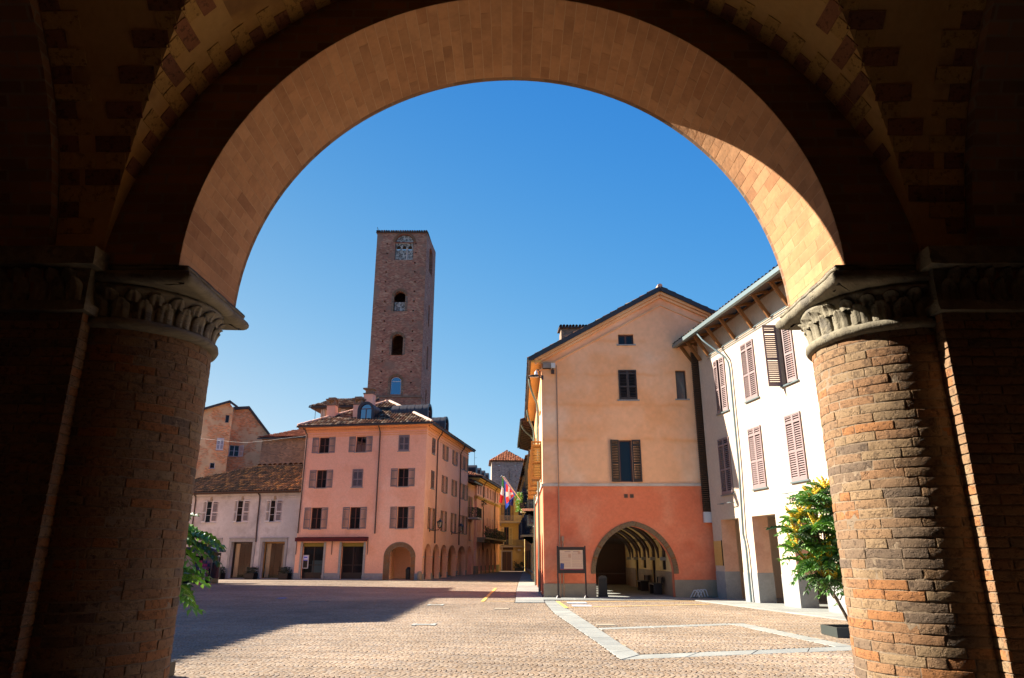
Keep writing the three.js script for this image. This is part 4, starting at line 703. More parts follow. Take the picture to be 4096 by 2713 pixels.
// ================================================================ the low grey house with the three shop fronts
{
  const TURN = -Math.atan2(2, 9.2), L = 9.41, b = thing('grey_shop_house', 'low grey plastered house with white shutters and shop doors', 'house', [-25.54, 0, -57], TURN);
  const X0 = -6, H = 6.35, wins = [[-3.9, 1.65], [-1.05, 1.65], [1.56, 1.66], [4.33, 1.68], [7.16, 1.66]], doors = [[-1.6, 0.95], [1.85, 0.9], [4.72, 0.92], [7.42, 0.95]];
  const holes = wins.map(([x, h]) => rectHole(x - 0.55, x + 0.55, 4.2, 4.2 + h)).concat(doors.map(([x, w]) => rectHole(x - w, x + w, 0.03, 2.72)));
  part(b, 'front_wall', ext(wallShape(rectPts(X0, L, 0, H), holes), -0.4, 0), M.grey);
  part(b, 'rear_wall', [bx(X0, X0 + 0.3, 0, H, -9, -0.4), bx(X0 + 0.3, L, 0, H, -9, -8.7), bx(L - 0.3, L, 0, H, -8.7, -0.4)], M.grey);
  part(b, 'floor_slab', bx(X0 + 0.3, L - 0.3, 2.95, 3.2, -8.7, -0.4), M.plinth); part(b, 'ground_slab', bx(X0 + 0.3, L - 0.3, -0.02, 0.03, -8.7, -0.02), M.slab[1]);
  wins.forEach(([x, h], i) => { // leaves half closed over the opening
    const o = windowIn(b, ID, { x, y: 4.2, w: 1.1, h, frameMat: M.frameWhite, depth: 0.14, mull: [1, 2], sillMat: M.grey }), g = shutterGeo(0.56, h, 0.075);
    for (const s of [-1, 1]) shared(o, 'shutter', g, M.shutWhiteSlat, new THREE.Matrix4().makeTranslation(s * 0.55, 0, 0.02).multiply(new THREE.Matrix4().makeRotationY(s < 0 ? -0.35 - 0.1 * (i % 2) : 0.4)).multiply(new THREE.Matrix4().makeTranslation(s < 0 ? -0.22 : -0.34, 0, 0.0)));
    o.children.filter(c => c.name === 'shutter').forEach((c) => { const w = 0.56, e = part(c, 'shutter_frame', [bx(0, 0.06, 0, h, 0.035, 0.045), bx(w - 0.06, w, 0, h, 0.035, 0.045), bx(0.06, w - 0.06, 0, 0.1, 0.035, 0.045), bx(0.06, w - 0.06, h - 0.07, h, 0.035, 0.045), bx(0.06, w - 0.06, h * 0.45, h * 0.45 + 0.06, 0.035, 0.045)], M.shutWhite); c.remove(e); o.add(e); e.applyMatrix4(c.matrix); });
    part(o, 'keystone', bx(-0.09, 0.09, h + 0.02, h + 0.3, 0.001, 0.07), M.plinth);
  });
  doors.forEach(([x, w], i) => {
    const s = shapeOf([[x - w - 0.2, 0], [x - w - 0.2, 2.95], [x + w + 0.2, 2.95], [x + w + 0.2, 0], [x + w, 0], [x + w, 2.72], [x - w, 2.72], [x - w, 0]]), fr = part(b, 'door_surround', [ext(s, 0.001, 0.06), bx(x - w - 0.22, x + w + 0.22, 2.95, 3.02, 0.001, 0.1)], M.granite);
    part(fr, 'door', [bx(x - w + 0.02, x - w + 0.1, 0.04, 2.7, -0.38, -0.3), bx(x + w - 0.1, x + w - 0.02, 0.04, 2.7, -0.38, -0.3), bx(x - w + 0.1, x + w - 0.1, 2.6, 2.7, -0.38, -0.3)], i === 2 ? M.blackPaint : M.shutOchre);
    part(fr, 'pane', bx(x - w + 0.08, x + w - 0.08, 0.05, 2.62, -0.36, -0.355), new THREE.MeshPhysicalMaterial({ color: lin(0.8, 0.8, 0.78), roughness: 0.03, transmission: 1, thickness: 0, specularIntensity: 0.4 }));
    part(fr, 'display_panel', [bx(x - w + 0.1, x - w * 0.5, 0.08, 2.58, -0.5, -0.45)], mat({ color: lin(0.82, 0.66, 0.44), roughness: 0.9 })); if (i === 3) part(fr, 'display_panel', [bx(x + w * 0.5, x + w - 0.1, 0.3, 2.5, -0.6, -0.55)], mat({ color: lin(0.5, 0.42, 0.34), roughness: 0.9 }));  // pale cream colour stands in for the shop lighting inside
    part(fr, 'shop_interior', [bx(x - w - 0.1, x + w + 0.1, 0.03, 2.9, -2.2, -2.1), bx(x - w - 0.12, x - w - 0.1, 0.03, 2.9, -2.1, -0.42), bx(x + w + 0.1, x + w + 0.12, 0.03, 2.9, -2.1, -0.42), bx(x - w * 0.2, x + w * 0.1, 0.05, 1.3, -1.0, -0.9)], mat({ color: lin(0.03, 0.02, 0.01), roughness: 0.9 }));  // near-black colour puts the shade of the shop inside into the lining
    part(fr, 'step', bx(x - w, x + w, 0, 0.05, -0.3, 0.12), M.granite);
  });
  part(b, 'cornice', [bx(X0, L, H - 0.32, H - 0.22, 0.001, 0.06), bx(X0, L, H - 0.1, H + 0.02, 0.001, 0.14)], M.grey);
  part(b, 'gutter', bx(X0 - 0.3, L + 0.05, 6.46, 6.58, 0.5, 0.62), M.gutterDark); part(b, 'eave_soffit', bx(X0, L, 6.37, 6.42, -0.3, 0.5), M.woodDark);
  roofSlope(b, [X0 - 0.3, 6.5, 0.56], [L + 0.02, 6.5, 0.56], [L + 0.02, 9.25, -5.3], [2.2, 9.25, -5.3], { pal: 'dark' });
  roofSlope(b, [X0 - 0.3, 6.5, 0.56], [X0 - 0.3, 6.5, 0.56], [2.2, 9.25, -5.3], [X0 - 0.3, 6.5, -9], { pal: 'dark', row: 0.6, step: 0.4 }); roofSlope(b, [L, 6.5, -9], [X0 - 0.3, 6.5, -9], [2.2, 9.25, -5.3], [L, 9.25, -5.3], { pal: 'dark', row: 0.7, step: 0.5 });
  for (const [x, y] of [[0.15, 3.1], [5.85, 3.0]]) part(b, 'rain_pipe', tube([[x - 0.05, 6.5, 0.5], [x, 6.2, 0.1], [x, 5.8, 0.07], [x, 4, 0.07], [x + (y < 3.05 ? 0.05 : 0), y - 0.3, 0.07]], 0.05, 8), M.pipeBrown);
  [[5.95, 6.24], [8.6, L], [2.98, 3.57]].forEach(([p, q]) => part(b, 'plinth', bx(p, q, 0, 0.45, 0.001, 0.04), M.granite));
  const W = (x, y, z) => V3([x, y, z]).applyAxisAngle(V3([0, 1, 0]), TURN).add(V3([-25.54, 0, -57])).toArray();
  [[3.28, 'boxed hedge planter between the left and middle shop doors'], [6.06, 'boxed hedge planter between the middle and right shop doors'], [8.85, 'boxed hedge planter right of the shop doors beside the pink house']].forEach(([x, label]) => {
    const p = thing('hedge_planter', label, 'planter', W(x, 0, 0.45), TURN, 'hedge planters outside the shops');
    part(p, 'box', [bx(-0.36, 0.36, 0, 0.42, -0.3, 0.3)], M.metalDark); const pts = []; for (let i = 0; i < 520; i++) { const q = [rr(-0.38, 0.38), rr(0.4, 0.86), rr(-0.32, 0.32)]; pts.push(q); } foliage(p, 'hedge', pts, M.hedge, 0.1);
  });
}

// ================================================================ old brick houses behind
{
  const b = thing('old_brick_house', 'old bare brick house with stepped gables behind the grey house', 'house', [-33.94, 0, -70.8], 0.36);
  const pts = [[-8, 0], [6.9, 0], [6.9, 13.9], [6.9, 14.3], [4.05, 17.25], [0.9, 16.2], [-3, 14.3], [-8, 12]];
  const hole = (x0, x1, y0, y1) => rectHole(x0, x1, y0, y1);
  part(b, 'front_wall', ext(wallShape([[-8, 0], [4.6, 0], [4.6, 16.7], [4.05, 17.35], [-8, 12.4]], [hole(3.92, 4.32, 15.1, 15.95), hole(3.4, 4.08, 12.2, 13.45), hole(0.7, 1.75, 9.45, 11.1), hole(3.0, 3.5, 10.3, 10.9)]), -0.5, 0), M.oldBrick);
  part(b, 'return_wall', bx(4.35, 4.6, 0, 16.6, -2.2, -0.5), M.oldBrick);
  part(b, 'rear_block', ext(wallShape([[4.6, 0], [9.2, 0], [9.2, 13.5], [6.1, 17.1], [4.6, 17.1]], [hole(4.62, 5.62, 11.9, 13.1)]), -2.7, -2.2), M.oldBrick);
  part(b, 'side_wall', [bx(8.9, 9.2, 0, 13.4, -10, -2.7), bx(-8, 9.2, 0, 12, -10.3, -10)], M.oldBrick);
  roofSlope(b, [4.2, 17.42, 0.5], [4.2, 17.42, -6], [-8.3, 12.4, -6], [-8.3, 12.4, 0.5].map((q, i) => q), { pal: 'brown' });
  part(b, 'verge', [bar([-8.3, 12.25, 0.45], [4.2, 17.32, 0.45], 0.14, 0.22), bar([4.1, 17.36, 0.45], [5.0, 16.75, 0.45], 0.14, 0.22)], M.gutterDark);
  part(b, 'rear_roof', [ext(shapeOf([[4.6, 16.9], [6.1, 17.15], [9.5, 13.2], [9.5, 13.45], [6.15, 17.42], [4.5, 17.2]]), -10, -1.9)], M.gutterDark);
  windowIn(b, ID, { x: 4.12, y: 15.1, w: 0.4, h: 0.85, mull: [0, 0], frameMat: M.plinth, sill: false });
  windowIn(b, ID, { x: 3.74, y: 12.2, w: 0.68, h: 1.25, shut: 'closed', shutMat: M.shutWhite, frameMat: M.frameWhite });
  windowIn(b, ID, { x: 1.22, y: 9.45, w: 1.05, h: 1.65, shut: 'ajar', ajar: [1.9, 1.2], shutMat: M.shutWhite, frameMat: M.frameWhite });
  windowIn(b, ID, { x: 3.25, y: 10.3, w: 0.5, h: 0.6, mull: [0, 0], frameMat: M.frameWhite });
  windowIn(b, mtx(0, 0, -2.2), { x: 5.12, y: 11.9, w: 1.0, h: 1.2, shut: 'ajar', ajar: [2.3, 2.6], shutMat: M.shutWhite, frameMat: M.frameWhite, mull: [1, 1] });
  const c = thing('brown_brick_house', 'small dark brown brick house between the old house and the pink house', 'house', [-25.7, 0, -71], -0.15);
  part(c, 'wall', bx(0, 5.2, 0, 13.2, -6, 0), M.brownBrick); roofSlope(c, [-0.3, 13.25, 0.35], [5.5, 13.25, 0.35], [2.6, 14.6, -3], [2.6, 14.6, -3], { pal: 'red' }); roofSlope(c, [5.5, 13.25, 0.35], [5.5, 13.25, -6.3], [2.6, 14.6, -3], [2.6, 14.6, -3], { pal: 'red' }); part(c, 'gutter', bx(-0.35, 5.5, 13.1, 13.22, 0.3, 0.42), M.gutterDark);
  const w = thing('overhead_cable', 'thin cable strung from the old brick house to the pink house', 'cable', [-33, 13.3, -66]); part(w, 'wire', tube([[-2, 0.2, -3], [4, -1.15, 1.5], [10, -2.3, 6.3], [16.75, -2.6, 11.7]], 0.01, 5), M.metalDark);
}

// ================================================================ the orange gabled house with the pointed arch
const louvre = (x0, x1, y0, y1, z, pitch) => { const gs = []; for (let y = y0; y < y1; y += pitch) { const g = new THREE.BoxGeometry(x1 - x0, pitch * 0.55, 0.2); g.rotateX(0.5); g.translate((x0 + x1) / 2, y, z); gs.push(uvm(g)); } return gs; };
{
  const O = [1.32, 0, -30.1], TURN = -0.008, b = thing('orange_house', 'orange gabled house with red ground floor and pointed arch', 'house', O, TURN);
  const W = (x, y, z) => V3([x, y, z]).applyAxisAngle(V3([0, 1, 0]), TURN).add(V3(O)).toArray();
  const R = 7.75, D = 14, pk = 5.52, eL = 10.22, eP = 13.30, line = x => x < pk ? eL + (eP - eL) * x / pk : eP - (x - pk) * 0.50, sY = 4.48;
  const wins = [[3.865, 10.80, 0.70, 0.50], [3.845, 8.24, 0.80, 1.36], [6.23, 8.27, 0.46, 1.32], [3.60, 4.66, 0.56, 1.80]];
  part(b, 'gable_wall', ext(wallShape([[0, sY], [R, sY], [R, line(R)], [pk, eP], [0, eL]], wins.map(([x, y, w, h]) => rectHole(x - w / 2, x + w / 2, y, y + h))), -0.45, 0), M.orange, 'orange plastered gable');
  part(b, 'lower_wall', ext(wallShape(rectPts(0, R, 0, sY), [archHole(2.13, 5.35, 0.01, 0.95, 1.89, 36)]), -0.45, 0), M.red, 'brick red ground floor wall');
  part(b, 'string_course', [bx(-0.05, R, sY - 0.005, sY + 0.11, 0.001, 0.07)], M.stoneLight);
  part(b, 'plinth', bx(-0.02, 2.13, 0, 0.56, 0.001, 0.035), M.plinth); part(b, 'plinth', bx(5.35, R, 0, 0.70, 0.001, 0.035), M.plinth);
  const F = leftM(), holesUp = [], holesLow = [], sw = [1.6, 4.2, 6.8, 9.4, 12.0];
  sw.forEach(s => { holesUp.push(rectHole(-s - 0.45, -s + 0.45, 4.9, 6.6), rectHole(-s - 0.4, -s + 0.4, 8.0, 9.3)); holesLow.push(archHole(-s - 0.85, -s + 0.85, 0.02, 1.55, 1.1, 20)); });
  part(b, 'street_wall', put(ext(wallShape(rectPts(-D, -0.45, sY, eL), holesUp), -0.45, 0), F), M.orange); part(b, 'arcade_wall', put(ext(wallShape(rectPts(-D, -0.45, 0, sY), holesLow), -0.45, 0), F), M.red);
  part(b, 'string_course', put(bx(-D, 0, sY - 0.005, sY + 0.11, 0.001, 0.07), F), M.stoneLight);
  sw.forEach(s => { windowIn(b, F, { x: -s, y: 4.9, w: 0.9, h: 1.7, shut: 'ajar', ajar: s < 2 ? [1.9, 1.55] : [1.6, 1.6], shutW: 0.45, shutMat: M.shutOchre, sillMat: M.stoneLight }); windowIn(b, F, { x: -s, y: 8.0, w: 0.8, h: 1.3, sillMat: M.orangeMould }); });
  part(b, 'rear_wall', [bx(0.45, R, 0, 10, -D, -D + 0.3), bx(R - 0.3, R, 0, 10.5, -D + 0.3, -0.45)], M.orange);
  // roof, verge and raking mouldings
  roofSlope(b, [-0.5, eL - 0.12, -D - 0.3], [-0.5, eL - 0.12, 0.28], [pk, eP + 0.17, 0.28], [pk, eP + 0.17, -D - 0.3]); roofSlope(b, [R + 0.5, line(R + 0.5) + 0.15, 0.28], [R + 0.5, line(R + 0.5) + 0.15, -D - 0.3], [pk, eP + 0.17, -D - 0.3], [pk, eP + 0.17, 0.28]);
  capTiles(b, [pk, eP + 0.2, 0.3], [pk, eP + 0.2, -D - 0.3]);
  part(b, 'verge', [bar([-0.52, eL - 0.17, 0.32], [pk, eP + 0.12, 0.32], 0.06, 0.2), bar([pk, eP + 0.12, 0.32], [R + 0.5, line(R + 0.5) + 0.1, 0.32], 0.06, 0.2)], M.gutterDark);
  const rake = (o, z, w, h) => [bar([-0.3, eL - 0.13 - o, z], [pk, eP - o, z], w, h), bar([pk, eP - o, z], [R + 0.3, line(R + 0.3) - o + 0.06, z], w, h)];
  part(b, 'raking_moulding', [...rake(0.06, 0.12, 0.22, 0.12), ...rake(0.2, 0.07, 0.12, 0.1), ...rake(0.6, 0.02, 0.06, 0.05), bx(-0.28, 0.62, eL - 0.32, eL - 0.22, 0.001, 0.09)], M.orangeMould);
  part(b, 'eave_soffit', put(bx(-D, 0.2, eL - 0.28, eL - 0.2, 0.001, 0.46), F), M.ochreBand); part(b, 'gutter', put(bx(-D - 0.3, 0.34, eL - 0.24, eL - 0.08, 0.46, 0.58), F), M.gutterDark);
  for (const s of [3.0, 10.5]) part(b, 'rain_pipe', tube([[-0.5, eL - 0.2, -s], [-0.45, eL - 0.7, -s], [-0.12, eL - 1.5, -s], [-0.1, eL - 2.2, -s], [-0.1, 5, -s], [-0.1, 0.1, -s]], 0.055, 8), M.pipeGreen);
  part(b, 'conduit', [tube([[0.68, eL - 0.4, 0.03], [0.68, 7, 0.03], [0.67, 4.6, 0.09], [0.67, 4.3, 0.04], [0.67, 0.05, 0.05]], 0.022, 6), tube([[0.80, 2.25, 0.04], [0.80, 0.05, 0.05]], 0.025, 6), cbx(0.80, 2.32, 0.05, 0.1, 0.2, 0.08)], mat({ color: lin(0.42, 0.24, 0.14), roughness: 0.6 }));
  // windows of the gable
  windowIn(b, ID, { x: 3.865, y: 10.80, w: 0.70, h: 0.50, mull: [1, 0], frameMat: M.frame }); windowIn(b, ID, { x: 3.845, y: 8.24, w: 0.80, h: 1.36, shut: 'closed', shutW: 0.4, shutMat: M.shutDark });
  windowIn(b, ID, { x: 6.23, y: 8.27, w: 0.46, h: 1.32, mull: [0, 0], glass: M.glassDull, frameMat: M.shutDark }); windowIn(b, ID, { x: 3.60, y: 4.66, w: 0.56, h: 1.80, shut: 'ajar', ajar: [2.85, 2.95], shutW: 0.38, shutMat: M.shutDark, mull: [0, 0], sill: false, glass: M.glass });
  for (const x of [3.525, 3.775]) { const v = part(b, 'vent', [bx(x - 0.08, x + 0.08, 3.99, 4.15, 0.001, 0.02)], M.shutBrown); for (let i = 0; i < 4; i++) part(v, 'slat', bx(x - 0.065, x + 0.065, 4.015 + i * 0.033, 4.033 + i * 0.033, 0.02, 0.03), M.woodDark); }
  // brick ring of the arch
  const ring = part(b, 'arch_ring', ext((() => { const s = shapeOf(archPts(1.94, 5.54, 0.94, 0.95, 2.09, 36)); s.holes.push(archHole(2.13, 5.35, 0.941, 0.95, 1.89, 36)); return s; })(), -0.1, 0.012), M.mortar, 'brick ring round the pointed arch');
  { const w = 1.71, h = 1.99, Rr = (w * w + h * h) / (2 * w), top = Math.asin(h / Rr), n = 30; for (const s of [-1, 1]) for (let i = 0; i < n; i++) { const t = top * (i + 0.5) / n, g = new THREE.BoxGeometry(0.19, Rr * top / n * 0.86, 0.05); g.rotateZ(s < 0 ? -t : t); const dx = Rr * Math.cos(t) - (Rr - w); g.translate(3.74 + s * dx, 0.95 + Rr * Math.sin(t), 0.015 + rr(0, 0.006)); part(ring, 'brick', uvm(g, rr(0, 3), rr(0, 3)), i === 6 || i === 11 ? brickMats[4] : brickMats[pick([2, 5, 2, 1, 5])]); } }
  // the vaulted passage behind: yellow walls over a grey dado, ribs on corbels, openings to the street on the left
  const zb = -D + 0.35; part(b, 'passage_wall', put(ext(wallShape(rectPts(0.45, -zb, 0.0, 3.6), [[2.3, 1.05], [4.75, 0], [7.2, 1.05], [9.6, 0]].map(([x, y]) => rectHole(x - 0.42, x + 0.42, y + 0.01, 2.55))), 0, 0.3), sideM(5.42)), M.passage, 'yellow passage wall');
  [[2.3, 1.05], [4.75, 0.02], [7.2, 1.05], [9.6, 0.02]].forEach(([s, y]) => part(b, y > 0.5 ? 'passage_window' : 'passage_door', [bx(5.55, 5.62, y, 2.56, -s - 0.43, -s + 0.43), ...[-1, 1].map(q => bx(5.46, 5.55, y, 2.55, -s + q * 0.4 - 0.03, -s + q * 0.4 + 0.03))], M.shutDark));
  [[0.46, 4.3], [5.2, 9.15], [10.05, -zb]].forEach(([a, c]) => part(b, 'dado', bx(5.385, 5.419, 0, 1.0, -c, -a), M.plinth));
  const vs = []; { const n = 24, w = 2.33, h = 1.0, c = 3.09, P = archPts(c - w, c + w, 2.35, 2.35, h, n).slice(1, -1); for (let i = 0; i + 1 < P.length; i++) { const a = P[i], d = P[i + 1]; vs.push(a[0], a[1], -0.45, d[0], d[1], -0.45, d[0], d[1], zb, a[0], a[1], -0.45, d[0], d[1], zb, a[0], a[1], zb); } const g = new THREE.BufferGeometry(); g.setAttribute('position', new THREE.Float32BufferAttribute(vs, 3)); g.computeVertexNormals(); const P1 = archPts(c - w, c + w, 1.55, 1.55, 1.72, n).slice(1, -1);
    // the barrel only starts above the openings on the left, so cut its left side short
    const keep = []; for (let i = 0; i < vs.length; i += 9) { const ym = (vs[i + 1] + vs[i + 4] + vs[i + 7]) / 3, xm = (vs[i] + vs[i + 3] + vs[i + 6]) / 3; if (xm > c || ym > 2.5) keep.push(...vs.slice(i, i + 9)); } const g2 = new THREE.BufferGeometry(); g2.setAttribute('position', new THREE.Float32BufferAttribute(keep, 3)); g2.computeVertexNormals(); part(b, 'vault', uvm(g2), M.passage);
    for (let k = 0; k < 5; k++) { const z = -1.9 - k * 2.45; for (const o of [0, 0.5]) { const pts = P1.map(([x, y]) => [x, y, z + (o ? (x - c) * 0.42 : 0)]); part(b, 'vault_rib', tube(pts.filter((p) => p[0] > c - 1.9), 0.07, 6), M.woodDark); } part(b, 'corbel', bx(5.2, 5.42, 1.45, 1.6, z - 0.12, z + 0.12), M.granite); part(b, 'tie_rod', bar([0.7, 2.35, z], [5.4, 2.35, z], 0.03), M.metalDark); } }
  part(b, 'passage_floor', bx(0.02, 5.4, -0.02, 0.032, zb, -0.02), M.slab[1]); part(b, 'passage_ceiling', bx(0.46, R - 0.3, 3.9, 4.1, -D + 0.3, -0.46), M.plinth);
  part(b, 'dark_end_screen', bx(0.46, 5.4, 0, 3.9, zb - 0.05, zb), M.woodDark);  // dark sheet added so the far end of the passage looks shaded
  // slatted shaft squeezed between the two houses
  const sh = thing('louvre_shaft', 'tall dark slatted shaft between the orange and the white house', 'shaft', W(6.72, 0, 0.03), TURN);
  part(sh, 'backing', bx(0.06, 0.62, 3.42, 10.4, 0, 0.05), M.woodDark); for (let y = 3.46; y < 10.4; y += 0.085) { const g = new THREE.BoxGeometry(0.66, 0.05, 0.13); g.rotateX(0.5); g.translate(0.33, y, 0.12); part(sh, 'slat', uvm(g), M.woodDark); }
  part(sh, 'grey_box', bx(0.0, 0.55, 2.97, 3.40, 0.0, 0.2), M.frameWhite);
  // notice board
  const nb = thing('notice_board', 'framed notice board on two black posts before the red wall', 'notice board', W(1.1, 0.03, 0.55), TURN);
  for (const s of [-1, 1]) part(nb, 'post', [bx(s * 0.56 - 0.03, s * 0.56 + 0.03, 0.06, 2.0, -0.03, 0.03), cyl(s * 0.56, 0, 0.1, 0, 0.11, 0.045, 10)], M.blackPaint);
  part(nb, 'frame', [bx(-0.53, 0.53, 1.84, 1.96, -0.03, 0.03), bx(-0.53, 0.53, 0.94, 1.07, -0.03, 0.03), bx(-0.53, -0.47, 1.07, 1.84, -0.028, 0.028), bx(0.47, 0.53, 1.07, 1.84, -0.028, 0.028)], M.blackPaint);
  { const cv = document.createElement('canvas'); cv.width = 512; cv.height = 420; const c = cv.getContext('2d'); c.fillStyle = '#cfae92'; c.fillRect(0, 0, 512, 420); const col = ['#b98d76', '#a87a70', '#c49f78', '#b5937f'];
    for (let i = 0; i < 34; i++) for (const x0 of [18, 268]) { c.fillStyle = col[Math.floor(rnd() * 4)]; const y = 60 + i * 9; let x = x0; while (x < x0 + 215) { const w = rr(6, 26); c.fillRect(x, y, w, 4); x += w + 5; } }
    c.fillStyle = '#7c4a52'; for (const x of [110, 300]) { let q = x; for (let i = 0; i < 6; i++) { const w = rr(8, 22); c.fillRect(q, 30, w, 12); q += w + 5; } } c.fillStyle = 'rgba(150,90,60,0.35)'; c.fillRect(190, 90, 60, 70); c.fillRect(400, 20, 60, 60); c.fillStyle = '#8c3a44'; c.fillRect(0, 396, 512, 24); c.fillStyle = '#39406f'; c.save(); c.translate(10, 280); c.rotate(0.06); c.fillRect(0, 0, 84, 118); c.restore();
    const t = new THREE.CanvasTexture(cv); t.colorSpace = THREE.SRGBColorSpace; const g = new THREE.PlaneGeometry(0.94, 0.77); g.translate(0, 1.455, 0.016); part(nb, 'panel', [bx(-0.47, 0.47, 1.07, 1.84, -0.01, 0.008)], M.frame); const pm = new THREE.Mesh(g, new THREE.MeshPhysicalMaterial({ map: t, roughness: 0.6, clearcoat: 0.5 })); pm.name = 'poster'; pm.castShadow = pm.receiveShadow = true; pm.userData.label = 'faded printed notice with a blue leaflet'; nb.add(pm); }
  const bn = thing('litter_bin', 'tall black litter bin at the left foot of the pointed arch', 'bin', W(2.42, 0.033, -0.25), TURN); part(bn, 'body', [cbx(0, 0.36, 0, 0.34, 0.72, 0.34), cbx(0, 0.05, 0, 0.38, 0.1, 0.38)], M.metalDark); part(bn, 'hood', [ext(shapeOf(archPts(-0.18, 0.18, 0.72, 0.72, 0.12)), -0.18, 0.18)], M.gutterDark);
  [[2.6, 'nearer black bench along the yellow wall inside the passage'], [5.9, 'farther black bench along the yellow wall inside the passage']].forEach(([s, l]) => { const o = thing('bench', l, 'bench', W(5.05, 0.033, -s), TURN + Math.PI / 2, 'benches in the passage'); part(o, 'seat', [bx(-0.6, 0.6, 0.4, 0.46, -0.2, 0.2)], M.blackPaint); part(o, 'backrest', [bx(-0.6, 0.6, 0.5, 0.72, 0.2, 0.24)], M.blackPaint); for (const x of [-0.48, 0.48]) part(o, 'leg', [bx(x - 0.03, x + 0.03, 0, 0.4, -0.18, 0.18), bx(x - 0.03, x + 0.03, 0.4, 0.7, 0.16, 0.2)], M.blackPaint); });
  // wall unit, lamp and camera at the top of the corner
  const wu = thing('wall_unit', 'grilled electrical box fixed under the left end of the gable', 'electrical box', W(0.06, 9.55, 0.01), TURN); part(wu, 'grille_box', [bx(0, 0.36, 0.1, 0.36, 0.02, 0.2)], M.woodDark); for (let i = 0; i < 6; i++) part(wu, 'rib', bx(0.01, 0.35, 0.12 + i * 0.04, 0.135 + i * 0.04, 0.2, 0.225), M.stoneLight); part(wu, 'white_box', bx(0.37, 0.56, 0.12, 0.34, 0.02, 0.2), mat({ color: lin(0.6, 0.57, 0.52) })); part(wu, 'bracket', [bx(0.38, 0.52, -0.12, 0.06, 0, 0.08), bx(0.42, 0.48, 0.06, 0.12, 0.04, 0.1)], M.woodDark);
  const lm = thing('street_lamp', 'flat street lamp sticking out from the top corner of the orange house', 'lamp', W(0.0, 9.25, 0.03), TURN); part(lm, 'bracket', [cbx(0.03, 0, 0.04, 0.1, 0.18, 0.08), bar([0.0, 0, 0.06], [-0.1, 0.02, 0.08], 0.05)], M.gutterDark); { const g = new THREE.SphereGeometry(1, 20, 12); g.scale(0.25, 0.055, 0.12); g.translate(-0.33, 0.06, 0.1); part(lm, 'lamp_head', g, M.gutterDark); } part(lm, 'diffuser', bx(-0.53, -0.14, 0.0, 0.03, 0.04, 0.16), M.stoneLight);
  const cm = thing('security_camera', 'white dome camera on a bent arm at the orange house corner', 'camera', W(-0.02, 9.28, 0.12), TURN); part(cm, 'arm', tube([[0.02, 0, 0], [-0.06, 0.2, 0], [-0.12, 0.32, 0], [-0.19, 0.33, 0], [-0.22, 0.24, 0]], 0.018, 7), M.gutterDark); { const g = new THREE.LatheGeometry([[0, 0], [0.05, 0.01], [0.075, 0.06], [0.078, 0.13], [0.05, 0.2], [0.02, 0.24], [0, 0.24]].map(p => new THREE.Vector2(...p)), 16); g.translate(-0.22, 0.03, 0); part(cm, 'housing', g, mat({ color: lin(0.7, 0.7, 0.7), roughness: 0.3 })); const d = new THREE.SphereGeometry(0.05, 14, 10); d.translate(-0.22, 0.04, 0); part(cm, 'dome', d, M.glass); }
}
{ const b = thing('brick_turret', 'top of a dark brick turret peeping over the orange roof', 'tower', [5.03, 0, -53]); part(b, 'wall', bx(-1.14, 1.14, 0, 18.9, -1.2, 1.0), M.brownBrick); roofSlope(b, [-1.3, 18.95, 1.2], [1.3, 18.95, 1.2], [1.3, 19.3, -1.3], [-1.3, 19.3, -1.3]); }

